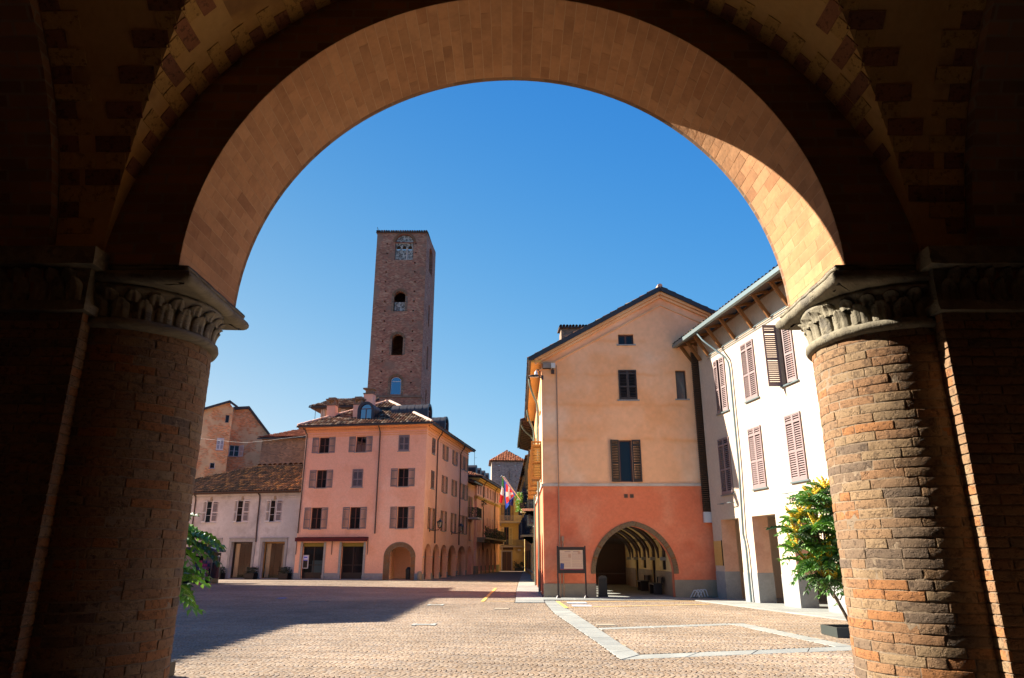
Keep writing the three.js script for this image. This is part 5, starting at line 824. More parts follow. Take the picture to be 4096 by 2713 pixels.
// ================================================================ the white house on square pillars
{
  const K = 0.977, O = [8.43, 0, -28.95], TURN = -1.403, b = thing('white_house', 'sunlit white house on square pillars with mauve shutters', 'house', O, TURN);
  const W = (x, y, z) => V3([x, y, z]).applyAxisAngle(V3([0, 1, 0]), TURN).add(V3(O)).toArray();
  const X0 = -0.75, X1 = 15.6, H = 10.75, dY = 1.05, top = 3.03, y1 = 3.98, h1 = 2.22, y2 = 7.24, h2 = 2.24;
  const cols = [0.93, 3.46, 6.05, 8.65, 11.25, 13.8], openings = [[0.04, 1.58], [2.6, 4.25], [5.22, 6.72], [7.75, 9.35], [10.3, 11.95], [12.9, 14.5]];
  const up = cols.flatMap((x, i) => [rectHole(x - 0.47, x + 0.47, y1, y1 + h1), rectHole(x - 0.47 + (i ? 0.1 : 0.24), x + 0.47 + (i ? 0.1 : 0.24), y2, y2 + h2)]);
  part(b, 'front_wall', ext(wallShape(rectPts(X0, X1, top, H), up), -0.4, 0), M.white);
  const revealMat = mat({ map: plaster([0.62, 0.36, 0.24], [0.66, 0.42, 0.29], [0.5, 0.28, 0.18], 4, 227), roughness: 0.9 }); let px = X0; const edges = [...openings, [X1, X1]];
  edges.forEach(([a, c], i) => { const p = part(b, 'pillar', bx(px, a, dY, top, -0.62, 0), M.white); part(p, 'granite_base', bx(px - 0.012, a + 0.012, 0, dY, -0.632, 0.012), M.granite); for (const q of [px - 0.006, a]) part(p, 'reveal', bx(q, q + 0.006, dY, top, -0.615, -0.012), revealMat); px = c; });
  part(b, 'rear_wall', [bx(X0, X0 + 0.3, 0, H, -9, -0.62), bx(X0 + 0.3, X1, 0, H, -9, -8.7), bx(X1 - 0.3, X1, 0, H, -8.7, -0.62)], M.white);
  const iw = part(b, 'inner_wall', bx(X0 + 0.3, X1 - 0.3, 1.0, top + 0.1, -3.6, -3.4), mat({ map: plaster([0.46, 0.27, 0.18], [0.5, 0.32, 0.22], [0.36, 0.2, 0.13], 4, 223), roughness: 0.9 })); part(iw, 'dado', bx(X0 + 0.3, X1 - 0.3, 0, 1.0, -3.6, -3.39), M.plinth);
  part(b, 'portico_ceiling', bx(X0 + 0.3, X1 - 0.3, top + 0.1, top + 0.3, -8.7, -0.401), M.white); part(b, 'portico_floor', bx(X0, X1, -0.05, 0.028, -3.4, -0.01), M.slab[0]);
  cols.forEach((x, i) => { windowIn(b, ID, { x, y: y1, w: 0.94, h: h1, shut: 'closed', shutW: 0.47, shutMat: M.shutMauve, pitch: 0.075, sillMat: M.gutter }); });
  cols.forEach((x, i) => windowIn(b, ID, { x: x + (i ? 0.1 : 0.24), y: y2, w: 0.94, h: h2, shut: 'ajar', ajar: i === 0 ? [0.06, 0.12] : i === 2 ? [1.75, 0.12] : [0.02, 0.02], shutW: i === 0 ? 0.36 : 0.47, shutMat: M.shutMauve, pitch: 0.075, sillMat: M.gutter }));
  // eaves: boarded soffit, struts, gutter, roof
  const oh = 0.82, gy = 10.68; part(b, 'soffit', [ext(shapeOf([[-oh, gy - 0.02], [0, H - 0.02], [0, H + 0.1], [-oh, gy + 0.06]]), -X1, 1.6).applyMatrix4(new THREE.Matrix4().makeRotationY(-Math.PI / 2)).applyMatrix4(new THREE.Matrix4().makeScale(1, 1, 1))], M.wood);
  roofSlope(b, [-1.6, gy + 0.06, oh], [X1, gy + 0.06, oh], [X1, gy + 2.2, -4.4], [-1.6, gy + 2.2, -4.4]); roofSlope(b, [X1, gy + 0.06, -9.4], [-1.6, gy + 0.06, -9.4], [-1.6, gy + 2.2, -4.4], [X1, gy + 2.2, -4.4], { row: 0.6, step: 0.42 }); part(b, 'gutter', [bx(-1.62, X1, gy - 0.06, gy + 0.10, oh, oh + 0.14)], M.gutter);
  part(b, 'end_board', bx(-1.66, -1.62, gy - 0.1, gy + 0.14, 0.1, oh + 0.14), M.shutBlue);
  for (const x of [-1.15, -0.45, 0.37, 1.55, 2.78, 4.2, 5.45, 6.7, 8.0, 9.3]) part(b, 'strut', [bar([x, 9.86, 0.05], [x, gy + 0.0, oh - 0.22], 0.09, 0.13), bar([x, gy + 0.0, oh - 0.02], [x, gy + 0.16, 0.0], 0.08, 0.1)], M.wood);
  part(b, 'cable_rail', [bar([0.2, 9.86, 0.06], [10, 9.86, 0.06], 0.025), bar([0.2, 9.74, 0.03], [10, 9.74, 0.03], 0.02)], M.gutter);
  part(b, 'rain_pipe', tube([[1.05, gy, oh + 0.05], [1.35, gy - 0.5, oh - 0.12], [2.1, 9.25, 0.14], [2.18, 8.8, 0.09], [2.18, 5, 0.09], [2.0, 2.4, 0.09], [2.12, 2.0, 0.09], [2.14, 0.04, 0.1]], 0.042, 10), M.gutter);
  for (const x of [0.95, 5.75, 11.2]) part(b, 'awning_rail', [bar([x - 0.6, 3.62, 0.22], [x + 0.55, 3.62, 0.22], 0.025), bar([x - 0.5, 3.62, 0], [x - 0.5, 3.62, 0.22], 0.02), bar([x + 0.45, 3.62, 0], [x + 0.45, 3.62, 0.22], 0.02)], M.gutter);
  part(b, 'ochre_panel', bx(X0 + 0.002, 0.038, 1.27, 2.22, 0.001, 0.012), M.ochreBand); part(b, 'signboard_edge', bx(-0.03, 0.036, 1.27, 2.24, 0.012, 0.03), M.metalDark);
  const k = thing('bike_rack', 'silver bicycle rack at the foot of the white house corner', 'bike rack', W(-0.95, 0.033, 0.6), TURN - 0.9); part(k, 'rail', [bar([-0.55, 0.02, -0.14], [0.55, 0.02, -0.14], 0.035), bar([-0.55, 0.02, 0.2], [0.55, 0.02, 0.2], 0.035)], M.gutter); for (let i = 0; i < 5; i++) part(k, 'hoop', tube([[-0.5 + i * 0.25, 0.02, -0.14], [-0.47 + i * 0.25, 0.28, -0.08], [-0.42 + i * 0.25, 0.3, 0.02], [-0.4 + i * 0.25, 0.02, 0.2]], 0.02, 6), M.frameWhite);
  const st = thing('stone_bench', 'pale stone bench under the white portico', 'bench', W(6.3, 0.03, -1.9), TURN); part(st, 'seat', bx(-0.9, 0.9, 0.38, 0.5, -0.25, 0.25), M.slab[0]); for (const x of [-0.65, 0.65]) part(st, 'leg', bx(x - 0.12, x + 0.12, 0, 0.38, -0.2, 0.2), M.slab[0]);
}

// ================================================================ down the street, right side
{
  const b = thing('bracketed_house', 'street house past the orange one with deep dark bracketed eaves', 'house', [1.55, 0, -44.3], 0.01), D = 11, H = 9.9, F = leftM(), ws = [1.3, 4.2, 7.2, 9.8], hs = [];
  ws.forEach(s => [0.6, 3.6, 6.6].forEach(y => hs.push(rectHole(-s - 0.45, -s + 0.45, y, y + 1.7))));
  part(b, 'street_wall', put(ext(wallShape(rectPts(-D, 0, 0, H), hs), -0.35, 0), F), M.passage); part(b, 'rear_wall', [bx(0.35, 6, 0, H, -0.3, -0.002), bx(0.35, 6, 0, H, -D, -D + 0.3)], M.passage);
  ws.forEach(s => [3.6, 6.6, 0.6].forEach(y => windowIn(b, F, { x: -s, y, w: 0.9, h: 1.7, shut: y > 1 ? 'ajar' : null, ajar: [1.55, 1.6], shutMat: y > 5 ? M.shutDark : M.shutBlue })));
  roofSlope(b, [-0.9, H + 0.1, -D], [-0.9, H + 0.1, 0.3], [4, H + 1.9, 0.3], [4, H + 1.9, -D], { pal: 'dark' }); part(b, 'gutter', put(bx(-D, 0.35, H - 0.02, H + 0.12, 0.9, 1.02), F), M.gutterDark); for (let s = 0.1; s < D; s += 0.75) part(b, 'eave_bracket', bar([-0.02, H - 0.25, -s], [-0.85, H - 0.02, -s], 0.12, 0.2), M.woodDark);
  part(b, 'rain_pipe', tube([[-0.95, H, -0.6], [-0.75, H - 0.45, -0.6], [-0.2, H - 0.9, -0.6], [-0.1, H - 1.4, -0.6], [-0.1, 5, -0.6], [-0.1, 0.2, -0.6]], 0.055, 8), M.pipeGreen);
  const bal = (y, s0, s1, o, m, slab) => { const p = part(b, 'balcony', [put(bx(-s1, -s0, y - 0.14, y, 0.001, o), F), ...[s0 + 0.2, s1 - 0.2].map(s => put(ext(shapeOf([[0, y - 0.6], [0, y - 0.14], [o - 0.1, y - 0.14], [o * 0.5, y - 0.3]]), -0.1, 0.1), new THREE.Matrix4().makeTranslation(0, 0, -s).multiply(new THREE.Matrix4().makeScale(-1, 1, 1))))], slab); part(p, 'railing', [...railing(-s1, -s0, y + 0.05, y + 0.95, o - 0.05).map(g => put(g, F)), ...[s0, s1].flatMap(s => railing(0, o - 0.05, y + 0.05, y + 0.95, 0, 0.12).map(g => put(g, new THREE.Matrix4().makeTranslation(0, 0, -s).multiply(new THREE.Matrix4().makeScale(-1, 1, 1)))))], m); };
  bal(4.5, 0.3, 2.6, 0.95, M.metalDark, M.stoneLight); bal(3.1, 6.4, 9.2, 0.85, M.shutBlue, M.plinth);
  const pl = thing('balcony_plant', 'leafy trailing plant on the balcony beside the flags', 'plant', [0.62, 4.55, -44.9]); part(pl, 'pot', [bx(-0.12, 0.12, 0, 0.3, -0.4, 0.4)], M.metalDark); const pts = []; for (let i = 0; i < 420; i++) { const t = rnd() * 6.28, r = Math.sqrt(rnd()); pts.push([-0.16 + Math.cos(t) * r * 0.2, 0.42 + rr(-0.65, 0.5), Math.sin(t) * r * 0.5]); } foliage(pl, 'leaves', pts.slice(0, 260), M.leafLight, 0.13); foliage(pl, 'leaves', pts.slice(260, 380), M.leafMid, 0.13); foliage(pl, 'flowers', pts.slice(380), mat({ color: lin(0.5, 0.12, 0.05) }), 0.08);
  const c = thing('far_right_house', 'plain shaded house farther down the right side of the street', 'house', [1.9, 0, -55.6], 0.015); part(c, 'wall', bx(0, 7, 0, 9.2, -31, 0), M.yellow); roofSlope(c, [-0.6, 9.25, -31], [-0.6, 9.25, 0.2], [3.5, 11, 0.2], [3.5, 11, -31], { pal: 'dark', row: 0.6, step: 0.4 }); const CF = leftM(); for (let i = 0; i < 6; i++) for (const y of [0.5, 3.5, 6.3]) { windowIn(c, CF.clone().multiply(mtx(0, 0, 0.25)), { x: -3 - i * 5, y, w: 0.9, h: 1.7, shut: y > 1 ? 'ajar' : null, ajar: [1.4, 1.5], shutMat: M.shutBlue }); }
}

// ================================================================ down the street, left side and the end
{
  const c = thing('peach_house', 'narrow peach house with a small balcony squeezed behind the pink house', 'house', [-4.32, 0, -67.0], -0.15), S = sideM(0);
  part(c, 'wall', put(ext(wallShape(rectPts(0.0, 3.9, 0, 8.4), [rectHole(1.4, 2.3, 5.2, 7.2), rectHole(1.4, 2.3, 3.1, 4.8), archHole(0.8, 3.0, 0.02, 1.6, 1.0)]), -0.4, 0), S), M.pinkFar); part(c, 'rear_wall', bx(-5, -0.4, 0, 8.4, -3.9, -0.02), M.pinkFar); roofSlope(c, [0.75, 8.45, 0], [0.75, 8.45, -3.9], [-4, 10, -3.9], [-4, 10, 0]); part(c, 'gutter', bx(0.72, 0.84, 8.38, 8.5, -3.9, 0), M.pipeGreen);
  windowIn(c, S, { x: 1.85, y: 5.2, w: 0.9, h: 2.0, shut: 'open', shutW: 0.45, shutMat: M.shutOchre }); windowIn(c, S, { x: 1.85, y: 3.1, w: 0.9, h: 1.7 });
  const p = part(c, 'balcony', bx(0.001, 0.95, 5.05, 5.2, -3.0, -0.8), M.stoneLight); part(p, 'railing', [...railing(0.8, 3.0, 5.2, 6.1, 0.9).map(g => put(g, S)), ...railing(0, 0.9, 5.2, 6.1, -0.8)], M.metalDark); part(p, 'pot_plants', (() => { const gs = [], o = new THREE.Object3D(), bl = leafBlade(0.6, 1); for (let i = 0; i < 160; i++) { o.position.set(rr(0.2, 0.95), rr(5.3, 6.1), rr(-1.4, -0.8)); o.rotation.set(rr(-1, 1), rr(0, 6), 0); o.scale.setScalar(0.14); o.updateMatrix(); gs.push(put(bl, o.matrix)); } return gs; })(), M.leafDark);
  // long pink house
  const TURN = -Math.atan2(2.15 * 0 + 0, 1) - 0.1424, b = thing('arcaded_house', 'long pink house with arcade and planted balcony farther down the street', 'house', [-3.51, 0, -70.8], TURN), D = 14.2, H = 9.1;
  const ws = [[0.75, 0.7], [2.0, 0.6], [4.2, 0.7], [6.15, 0.65], [7.95, 0.6], [9.6, 0.6], [11.2, 0.6], [12.8, 0.6]], hs = [];
  ws.forEach(([x]) => { hs.push(rectHole(x - 0.36, x + 0.36, 7.68, 8.72), rectHole(x - 0.36, x + 0.36, 4.0, 5.6)); }); const ars = [[0.9, 2.4], [2.9, 4.9], [5.3, 7.3], [7.9, 9.3], [10.3, 11.8]]; ars.forEach(([a, e]) => hs.push(archHole(a, e, 0.25, 1.35, 1.15, 16)));
  part(b, 'street_wall', put(ext(wallShape(rectPts(0, D, 0, H), hs), -0.4, 0), S), M.pinkFar); part(b, 'end_wall', bx(-4.5, -0.4, 0, H, -0.4, 0), M.red); part(b, 'rear_wall', [bx(-4.5, -4.2, 0, H, -D, -0.4), bx(-4.2, -0.4, 0, H, -D, -D + 0.3)], M.pinkFar);
  [[0, 0.9], [2.4, 2.9], [4.9, 5.3], [7.3, 7.9], [9.3, 10.3], [11.8, D]].forEach(([a, e]) => part(b, 'plinth', put(bx(a, e, 0, 0.75, 0.001, 0.04), S), M.plinth)); part(b, 'plinth', bx(-4.5, 0, 0, 0.75, 0.001, 0.04), M.plinth);
  part(b, 'inner_wall', bx(-3, -2.8, 0, 3, -D + 0.3, -0.4), M.pinkCornice); part(b, 'floor_slab', bx(-4.2, -0.4, 3.0, 3.2, -D + 0.3, -0.4), M.plinth);
  ws.forEach(([x]) => { windowIn(b, S, { x, y: 7.68, w: 0.72, h: 1.04, sill: false, mull: [0, 0], glass: M.shutBrown }); windowIn(b, S, { x, y: 4.0, w: 0.72, h: 1.6, shut: 'closed', shutMat: M.pinkFar, sill: false }); });
  part(b, 'cornice', [...[[7.2, 7.32, 0.1], [7.32, 7.45, 0.18], [8.9, 9.05, 0.2], [9.05, 9.2, 0.36]].flatMap(([y0, y1, o]) => [put(bx(-0.0, D, y0, y1, 0.001, o), S), bx(-4.5, o, y0, y1, 0.001, o)])], M.ochreBand); for (let i = 0; i < 20; i++) part(b, 'corbel', cbx(-0.1 - i * 0.2, 7.08, 0.06, 0.1, 0.22, 0.12), M.ochreBand);
  roofSlope(b, [0.55, 9.3, 0.4], [0.55, 9.3, -D], [-4.2, 11.0, -D], [-4.2, 11.0, -3]); roofSlope(b, [-4.6, 9.3, 0.4], [0.55, 9.3, 0.4], [-4.2, 11, -3], [-4.6, 11, -3], { pal: 'red' }); part(b, 'gutter', bx(0.5, 0.64, 9.2, 9.34, -D, 0.45), M.gutterDark);
  for (let i = 0; i < 4; i++) part(b, 'dormer', put(ext(shapeOf(archPts(-0.45, 0.45, 0, 0.6, 0.42)), -1.6, 0), S.clone().multiply(mtx(2.2 + i * 2.4, 9.75, -0.5))), M.copper);
  for (const x of [3.2, 10.4]) part(b, 'rain_pipe', tube([[0.5, 9.25, -x], [0.1, 8.8, -x], [0.08, 8, -x], [0.08, 2.3, -x]], 0.05, 7), M.pipeBrown);
  const bl = part(b, 'balcony', [put(bx(0.3, 13.4, 3.3, 3.45, 0.001, 0.9), S)], M.plinth); part(bl, 'railing', railing(0.3, 13.4, 3.45, 4.35, 0.85, 0.16).map(g => put(g, S)), M.metalDark); part(bl, 'bracket', [0.5, 3.5, 6.5, 9.5, 12.8].map(x => put(bx(x - 0.1, x + 0.1, 3.0, 3.3, 0.001, 0.7), S)), M.plinth);
  part(bl, 'pot_plants', (() => { const gs = [], o = new THREE.Object3D(), le = leafBlade(0.6, 1); for (let i = 0; i < 900; i++) { const s = rr(0.4, 13), k = Math.sin(s * 2.1) + Math.sin(s * 0.9 + 1); if (k < 0 && rnd() < 0.7) continue; o.position.set(rr(0.65, 0.98), rr(3.5, 4.15 + 0.25 * k), -s); o.rotation.set(rr(-1, 1), rr(0, 6), 0); o.scale.setScalar(0.17); o.updateMatrix(); gs.push(put(le, o.matrix)); } return gs; })(), M.leafDark);
  const fl = thing('wall_plant', 'small plant in a bracket high on the long pink house', 'plant', [-3.0, 6.55, -73.4]); part(fl, 'pot', cyl(0, 0, 0.22, 0, 0.1, 0.14, 8), M.tileCap); const pp = []; for (let i = 0; i < 90; i++) pp.push([rr(-0.35, 0.35), rr(0.1, 0.7), rr(-0.3, 0.3)]); foliage(fl, 'leaves', pp, M.leafDark, 0.15);
  // yellow house closing the street
  const y = thing('yellow_house', 'shaded yellow house with two balconies closing the street', 'house', [-1.9, 0, -88], 0);
  part(y, 'front_wall', ext(wallShape(rectPts(-5, 7, 0, 8.9), [rectHole(0.95, 1.7, 5.85, 7.75), rectHole(0.5, 1.95, 3.0, 5.1), rectHole(0.72, 1.82, 0.03, 2.2), rectHole(3.35, 3.75, 0.03, 2.1)]), -0.4, 0), M.yellow); part(y, 'rear_wall', [bx(-5, -4.7, 0, 8.9, -8, -0.4), bx(6.7, 7, 0, 8.9, -8, -0.4), bx(-4.7, 6.7, 0, 8.9, -8, -7.7)], M.yellow); part(y, 'roof', bx(-5.3, 7.3, 8.9, 9.1, -8.3, 0.4), M.deck);
  windowIn(y, ID, { x: 1.32, y: 5.85, w: 0.75, h: 1.9, shut: 'open', shutW: 0.4, shutMat: M.shutBrown, sill: false }); windowIn(y, ID, { x: 1.22, y: 3.0, w: 1.45, h: 2.1, shut: 'ajar', ajar: [0.5, 0.5], shutW: 0.5, shutMat: M.passage, sill: false });
  part(y, 'door', [bx(0.74, 1.25, 0.04, 2.18, -0.3, -0.24), bx(1.27, 1.8, 0.04, 2.18, -0.3, -0.24), bx(3.36, 3.74, 0.04, 2.08, -0.3, -0.24)], M.woodDark); part(y, 'door_surround', [bx(0.6, 0.72, 0, 2.34, 0.001, 0.06), bx(1.82, 1.94, 0, 2.34, 0.001, 0.06), bx(0.72, 1.82, 2.2, 2.34, 0.001, 0.06)], M.granite); part(y, 'sign_board', bx(0.5, 2.05, 2.42, 2.75, 0.001, 0.05), M.woodDark); part(y, 'street_sign', bx(2.6, 2.95, 2.3, 2.5, 0.001, 0.02), M.frameWhite);
  for (const [yy, x0, x1, m] of [[5.68, 0.1, 4.0, M.stoneLight], [2.85, 0.3, 4.4, M.pipeGreen]]) { const q = part(y, 'balcony', [bx(x0, x1, yy - 0.14, yy, 0.001, 0.95), bx(x0 + 0.3, x0 + 0.5, yy - 0.45, yy - 0.14, 0.001, 0.7), bx(x1 - 0.5, x1 - 0.3, yy - 0.45, yy - 0.14, 0.001, 0.7)], M.plinth); part(q, 'railing', [...railing(x0, x1, yy + 0.02, yy + 0.72, 0.9, 0.1)], m); }
  const hp = thing('hedge_pots', 'dark shrubs in pots before the yellow house', 'planter', [1.0, 0, -87.3]); part(hp, 'pot', [bx(-0.7, 0.7, 0, 0.35, -0.25, 0.25)], M.metalDark); const hq = []; for (let i = 0; i < 380; i++) { const x = rr(-0.75, 0.75); hq.push([x, rr(0.3, 0.9 + 0.2 * Math.sin(x * 7)), rr(-0.3, 0.3)]); } foliage(hp, 'shrub', hq, M.hedge, 0.16);
  // far tower
  const t = thing('far_tower', 'squat pale brick tower with a pyramid of red tiles at the end of the street', 'tower', [-2.85, 0, -98], 0.05); part(t, 'wall', ext(wallShape(rectPts(0, 4.5, 0, 14.5), [rectHole(2.38, 2.52, 12.0, 13.0), ...[0, 1, 2, 3, 4, 5, 6, 7].flatMap(i => [1.05, 3.35].map(x => rectHole(x - 0.065, x + 0.065, 13.84 - i * 0.78, 13.97 - i * 0.78)))]), -0.6, 0), M.farBrick); part(t, 'side_wall', [bx(4.2, 4.5, 0, 14.5, -6, -0.6), bx(0, 0.3, 0, 14.5, -6, -0.6), bx(0.3, 4.2, 0, 14.5, -6, -5.7)], M.farBrick);
  const ap = [2.25, 16.3, -2.8]; roofSlope(t, [-0.2, 14.5, 0.2], [4.7, 14.5, 0.2], ap, ap, { pal: 'red', step: 0.24 }); roofSlope(t, [4.7, 14.5, 0.2], [4.7, 14.5, -6.2], ap, ap, { pal: 'red', step: 0.3 }); roofSlope(t, [-0.2, 14.5, -6.2], [-0.2, 14.5, 0.2], ap, ap, { pal: 'red', step: 0.3 });
  const an = thing('roof_aerial', 'thin roof aerial above the long pink house', 'aerial', [-4.2, 10.9, -78]); part(an, 'mast', [bar([0, 0, 0], [0, 2.3, 0], 0.04), bar([-0.6, 2.25, 0], [0.05, 2.25, 0], 0.03), bar([0.0, 1.3, 0], [0.3, 1.3, 0], 0.02)], M.metalDark);
}

// ================================================================ houses beyond the left pier that shade the square
{
  const F = sideM(0), block = (name, label, x, z1, z0, H, D, m, cols) => { // street front at x, from z1 (near) back to z0
    const L = z1 - z0, b = thing(name, label, 'house', [x, 0, z1], 0), hs = [], ws = []; for (let s = 1.8; s < L - 1; s += 3) for (let y = 3.9; y < H - 2; y += 3.1) { hs.push(rectHole(s - 0.5, s + 0.5, y, y + 1.7)); ws.push([s, y]); } for (let s = 1.2; s < L - 2.4; s += 3.4) hs.push(archHole(s, s + 2.2, 0.02, 1.7, 1.05, 14));
    part(b, 'front_wall', put(ext(wallShape(rectPts(0, L, 0, H), hs), -0.4, 0), F), m); part(b, 'side_wall', [bx(-D, -0.4, 0, H, -0.4, 0), bx(-D, -0.4, 0, H, -L, -L + 0.4), bx(-D, -D + 0.4, 0, H, -L + 0.4, -0.4), bx(-3.5, -3.2, 0, 3.4, -L + 0.4, -0.4), bx(-D + 0.4, -0.4, 3.3, 3.6, -L + 0.4, -0.4)], m);
    ws.forEach(([s, y]) => windowIn(b, F, { x: s, y, w: 1, h: 1.7, shut: 'open', shutW: 0.5, shutMat: M.shutBrown }));
    roofSlope(b, [0.6, H, 0.3], [0.6, H, -L - 0.02], [-D / 2, H + 2.2, -L - 0.02], [-D / 2, H + 2.2, 0.3], { row: 0.6, step: 0.42 }); roofSlope(b, [-D - 0.4, H, -L - 0.3], [-D - 0.4, H, 0.3], [-D / 2, H + 2.2, 0.3], [-D / 2, H + 2.2, -L - 0.3], { row: 0.6, step: 0.42 }); return b;
  };
  block('side_house', 'plastered house along the left side of the square, nearest the arcade', -22.6, -8.0, -25.4, 12.0, 11, M.passage);
  block('side_house', 'taller plastered house along the left side of the square', -22.1, -25.5, -46.0, 13.25, 11, M.pinkFar);
  const t = thing('side_tower', 'square plastered tower rising over the houses left of the square', 'tower', [-26, 0, -40.8]); part(t, 'wall', bx(-2.4, 3.4, 0, 18.2, -2.1, 2.1), M.pinkFar); roofSlope(t, [-2.6, 18.25, 2.3], [3.6, 18.25, 2.3], [0, 18.9, 0], [0, 18.9, 0]); roofSlope(t, [3.6, 18.25, 2.3], [3.6, 18.25, -2.3], [0, 18.9, 0], [0, 18.9, 0]);
}

// ================================================================ flags on the balcony
{
  const pole = (a, b2, label) => { const t = thing('flag_pole', label, 'flag pole', a, 0, 'flag poles on the balcony'); const d = b2.map((q, i) => q - a[i]); part(t, 'staff', tube([[0, 0, 0], d.map(q => q * 0.5), d], 0.028, 8), M.stoneLight); part(t, 'finial', (() => { const g = new THREE.SphereGeometry(0.045, 10, 8); g.translate(...d); return g; })(), M.gutter); };
  pole([0.50, 5.0, -44.1], [-0.64, 6.42, -43.9], 'front flag pole, the one carrying the tricolour'); pole([0.50, 5.0, -44.35], [-0.50, 6.42, -44.3], 'rear flag pole, the one carrying the blue bordered flag');
  // cloth hanging from a piece of the pole: top edge a to b, fall lengths, folds
  const cloth = (a, b2, fa, fb, shift, folds, amp, nu = 22, nv = 18, v0 = 0, v1 = 1) => { const pos = [], uv = [], idx = []; for (let j = 0; j <= nv; j++) for (let i = 0; i <= nu; i++) { const u = i / nu, v = lerp(v0, v1, j / nv), f = lerp(fa, fb, u) * v; pos.push(lerp(a[0], b2[0], u) + shift * v * v * (1 - u * 0.4) + 0.02 * Math.sin(v * 6 + u * 4), lerp(a[1], b2[1], u) - f, lerp(a[2], b2[2], u) + amp * v * Math.sin(u * folds * 6.28 + v)); uv.push(u, 1 - v); } for (let j = 0; j < nv; j++) for (let i = 0; i < nu; i++) { const q = j * (nu + 1) + i; idx.push(q, q + nu + 1, q + nu + 2, q, q + nu + 2, q + 1); } const g = new THREE.BufferGeometry(); g.setAttribute('position', new THREE.Float32BufferAttribute(pos, 3)); g.setAttribute('uv', new THREE.Float32BufferAttribute(uv, 2)); g.setIndex(idx); g.computeVertexNormals(); return g; };
  const cm = (r, g, b) => new THREE.MeshPhysicalMaterial({ color: lin(r, g, b), roughness: 0.8, transmission: 0.3, thickness: 0 });
  const it = thing('tricolour_flag', 'green, white and red tricolour flag hanging from the front pole', 'flag', [-0.63, 6.36, -43.9]); [[0, 0.35, 'green_band', cm(0.03, 0.28, 0.05)], [0.35, 0.68, 'white_band', cm(0.72, 0.72, 0.75)], [0.68, 1, 'red_band', cm(0.5, 0.015, 0.02)]].forEach(([v0, v1, n, m]) => part(it, n, cloth([0, 0, 0], [0.12, -0.14, 0.01], 1.52, 1.5, -0.16, 1.3, 0.07, 12, 8, v0, v1), m));
  const tx = colorTex(256, (u, v) => { const e = Math.min(u, 1 - u, v, 1 - v); if (e < 0.13) return [0.02, 0.13, 0.72]; const x = (u - 0.13) / 0.74, y = (v - 0.13) / 0.74; return (Math.abs(x - 0.5) < 0.13 || Math.abs(y - 0.45) < 0.14) ? [0.8, 0.8, 0.82] : [0.72, 0.05, 0.05]; }, 1); tx.repeat.set(1, 1);
  const pf = thing('bordered_flag', 'red flag with white cross and blue border on the rear pole', 'flag', [-0.5, 6.36, -44.28]); part(pf, 'cloth', cloth([0, 0, 0], [0.62, -0.86, -0.01], 1.95, 0.18, 0.12, 1.6, 0.05), new THREE.MeshPhysicalMaterial({ map: tx, roughness: 0.8, transmission: 0.3, thickness: 0 }));
  const ef = thing('dark_blue_flag', 'dark blue flag folded behind the bordered one', 'flag', [-0.12, 5.78, -44.33]); part(ef, 'cloth', cloth([0, 0, 0], [0.22, -0.3, -0.02], 1.1, 0.85, -0.05, 1.2, 0.06), cm(0.012, 0.014, 0.10));
}
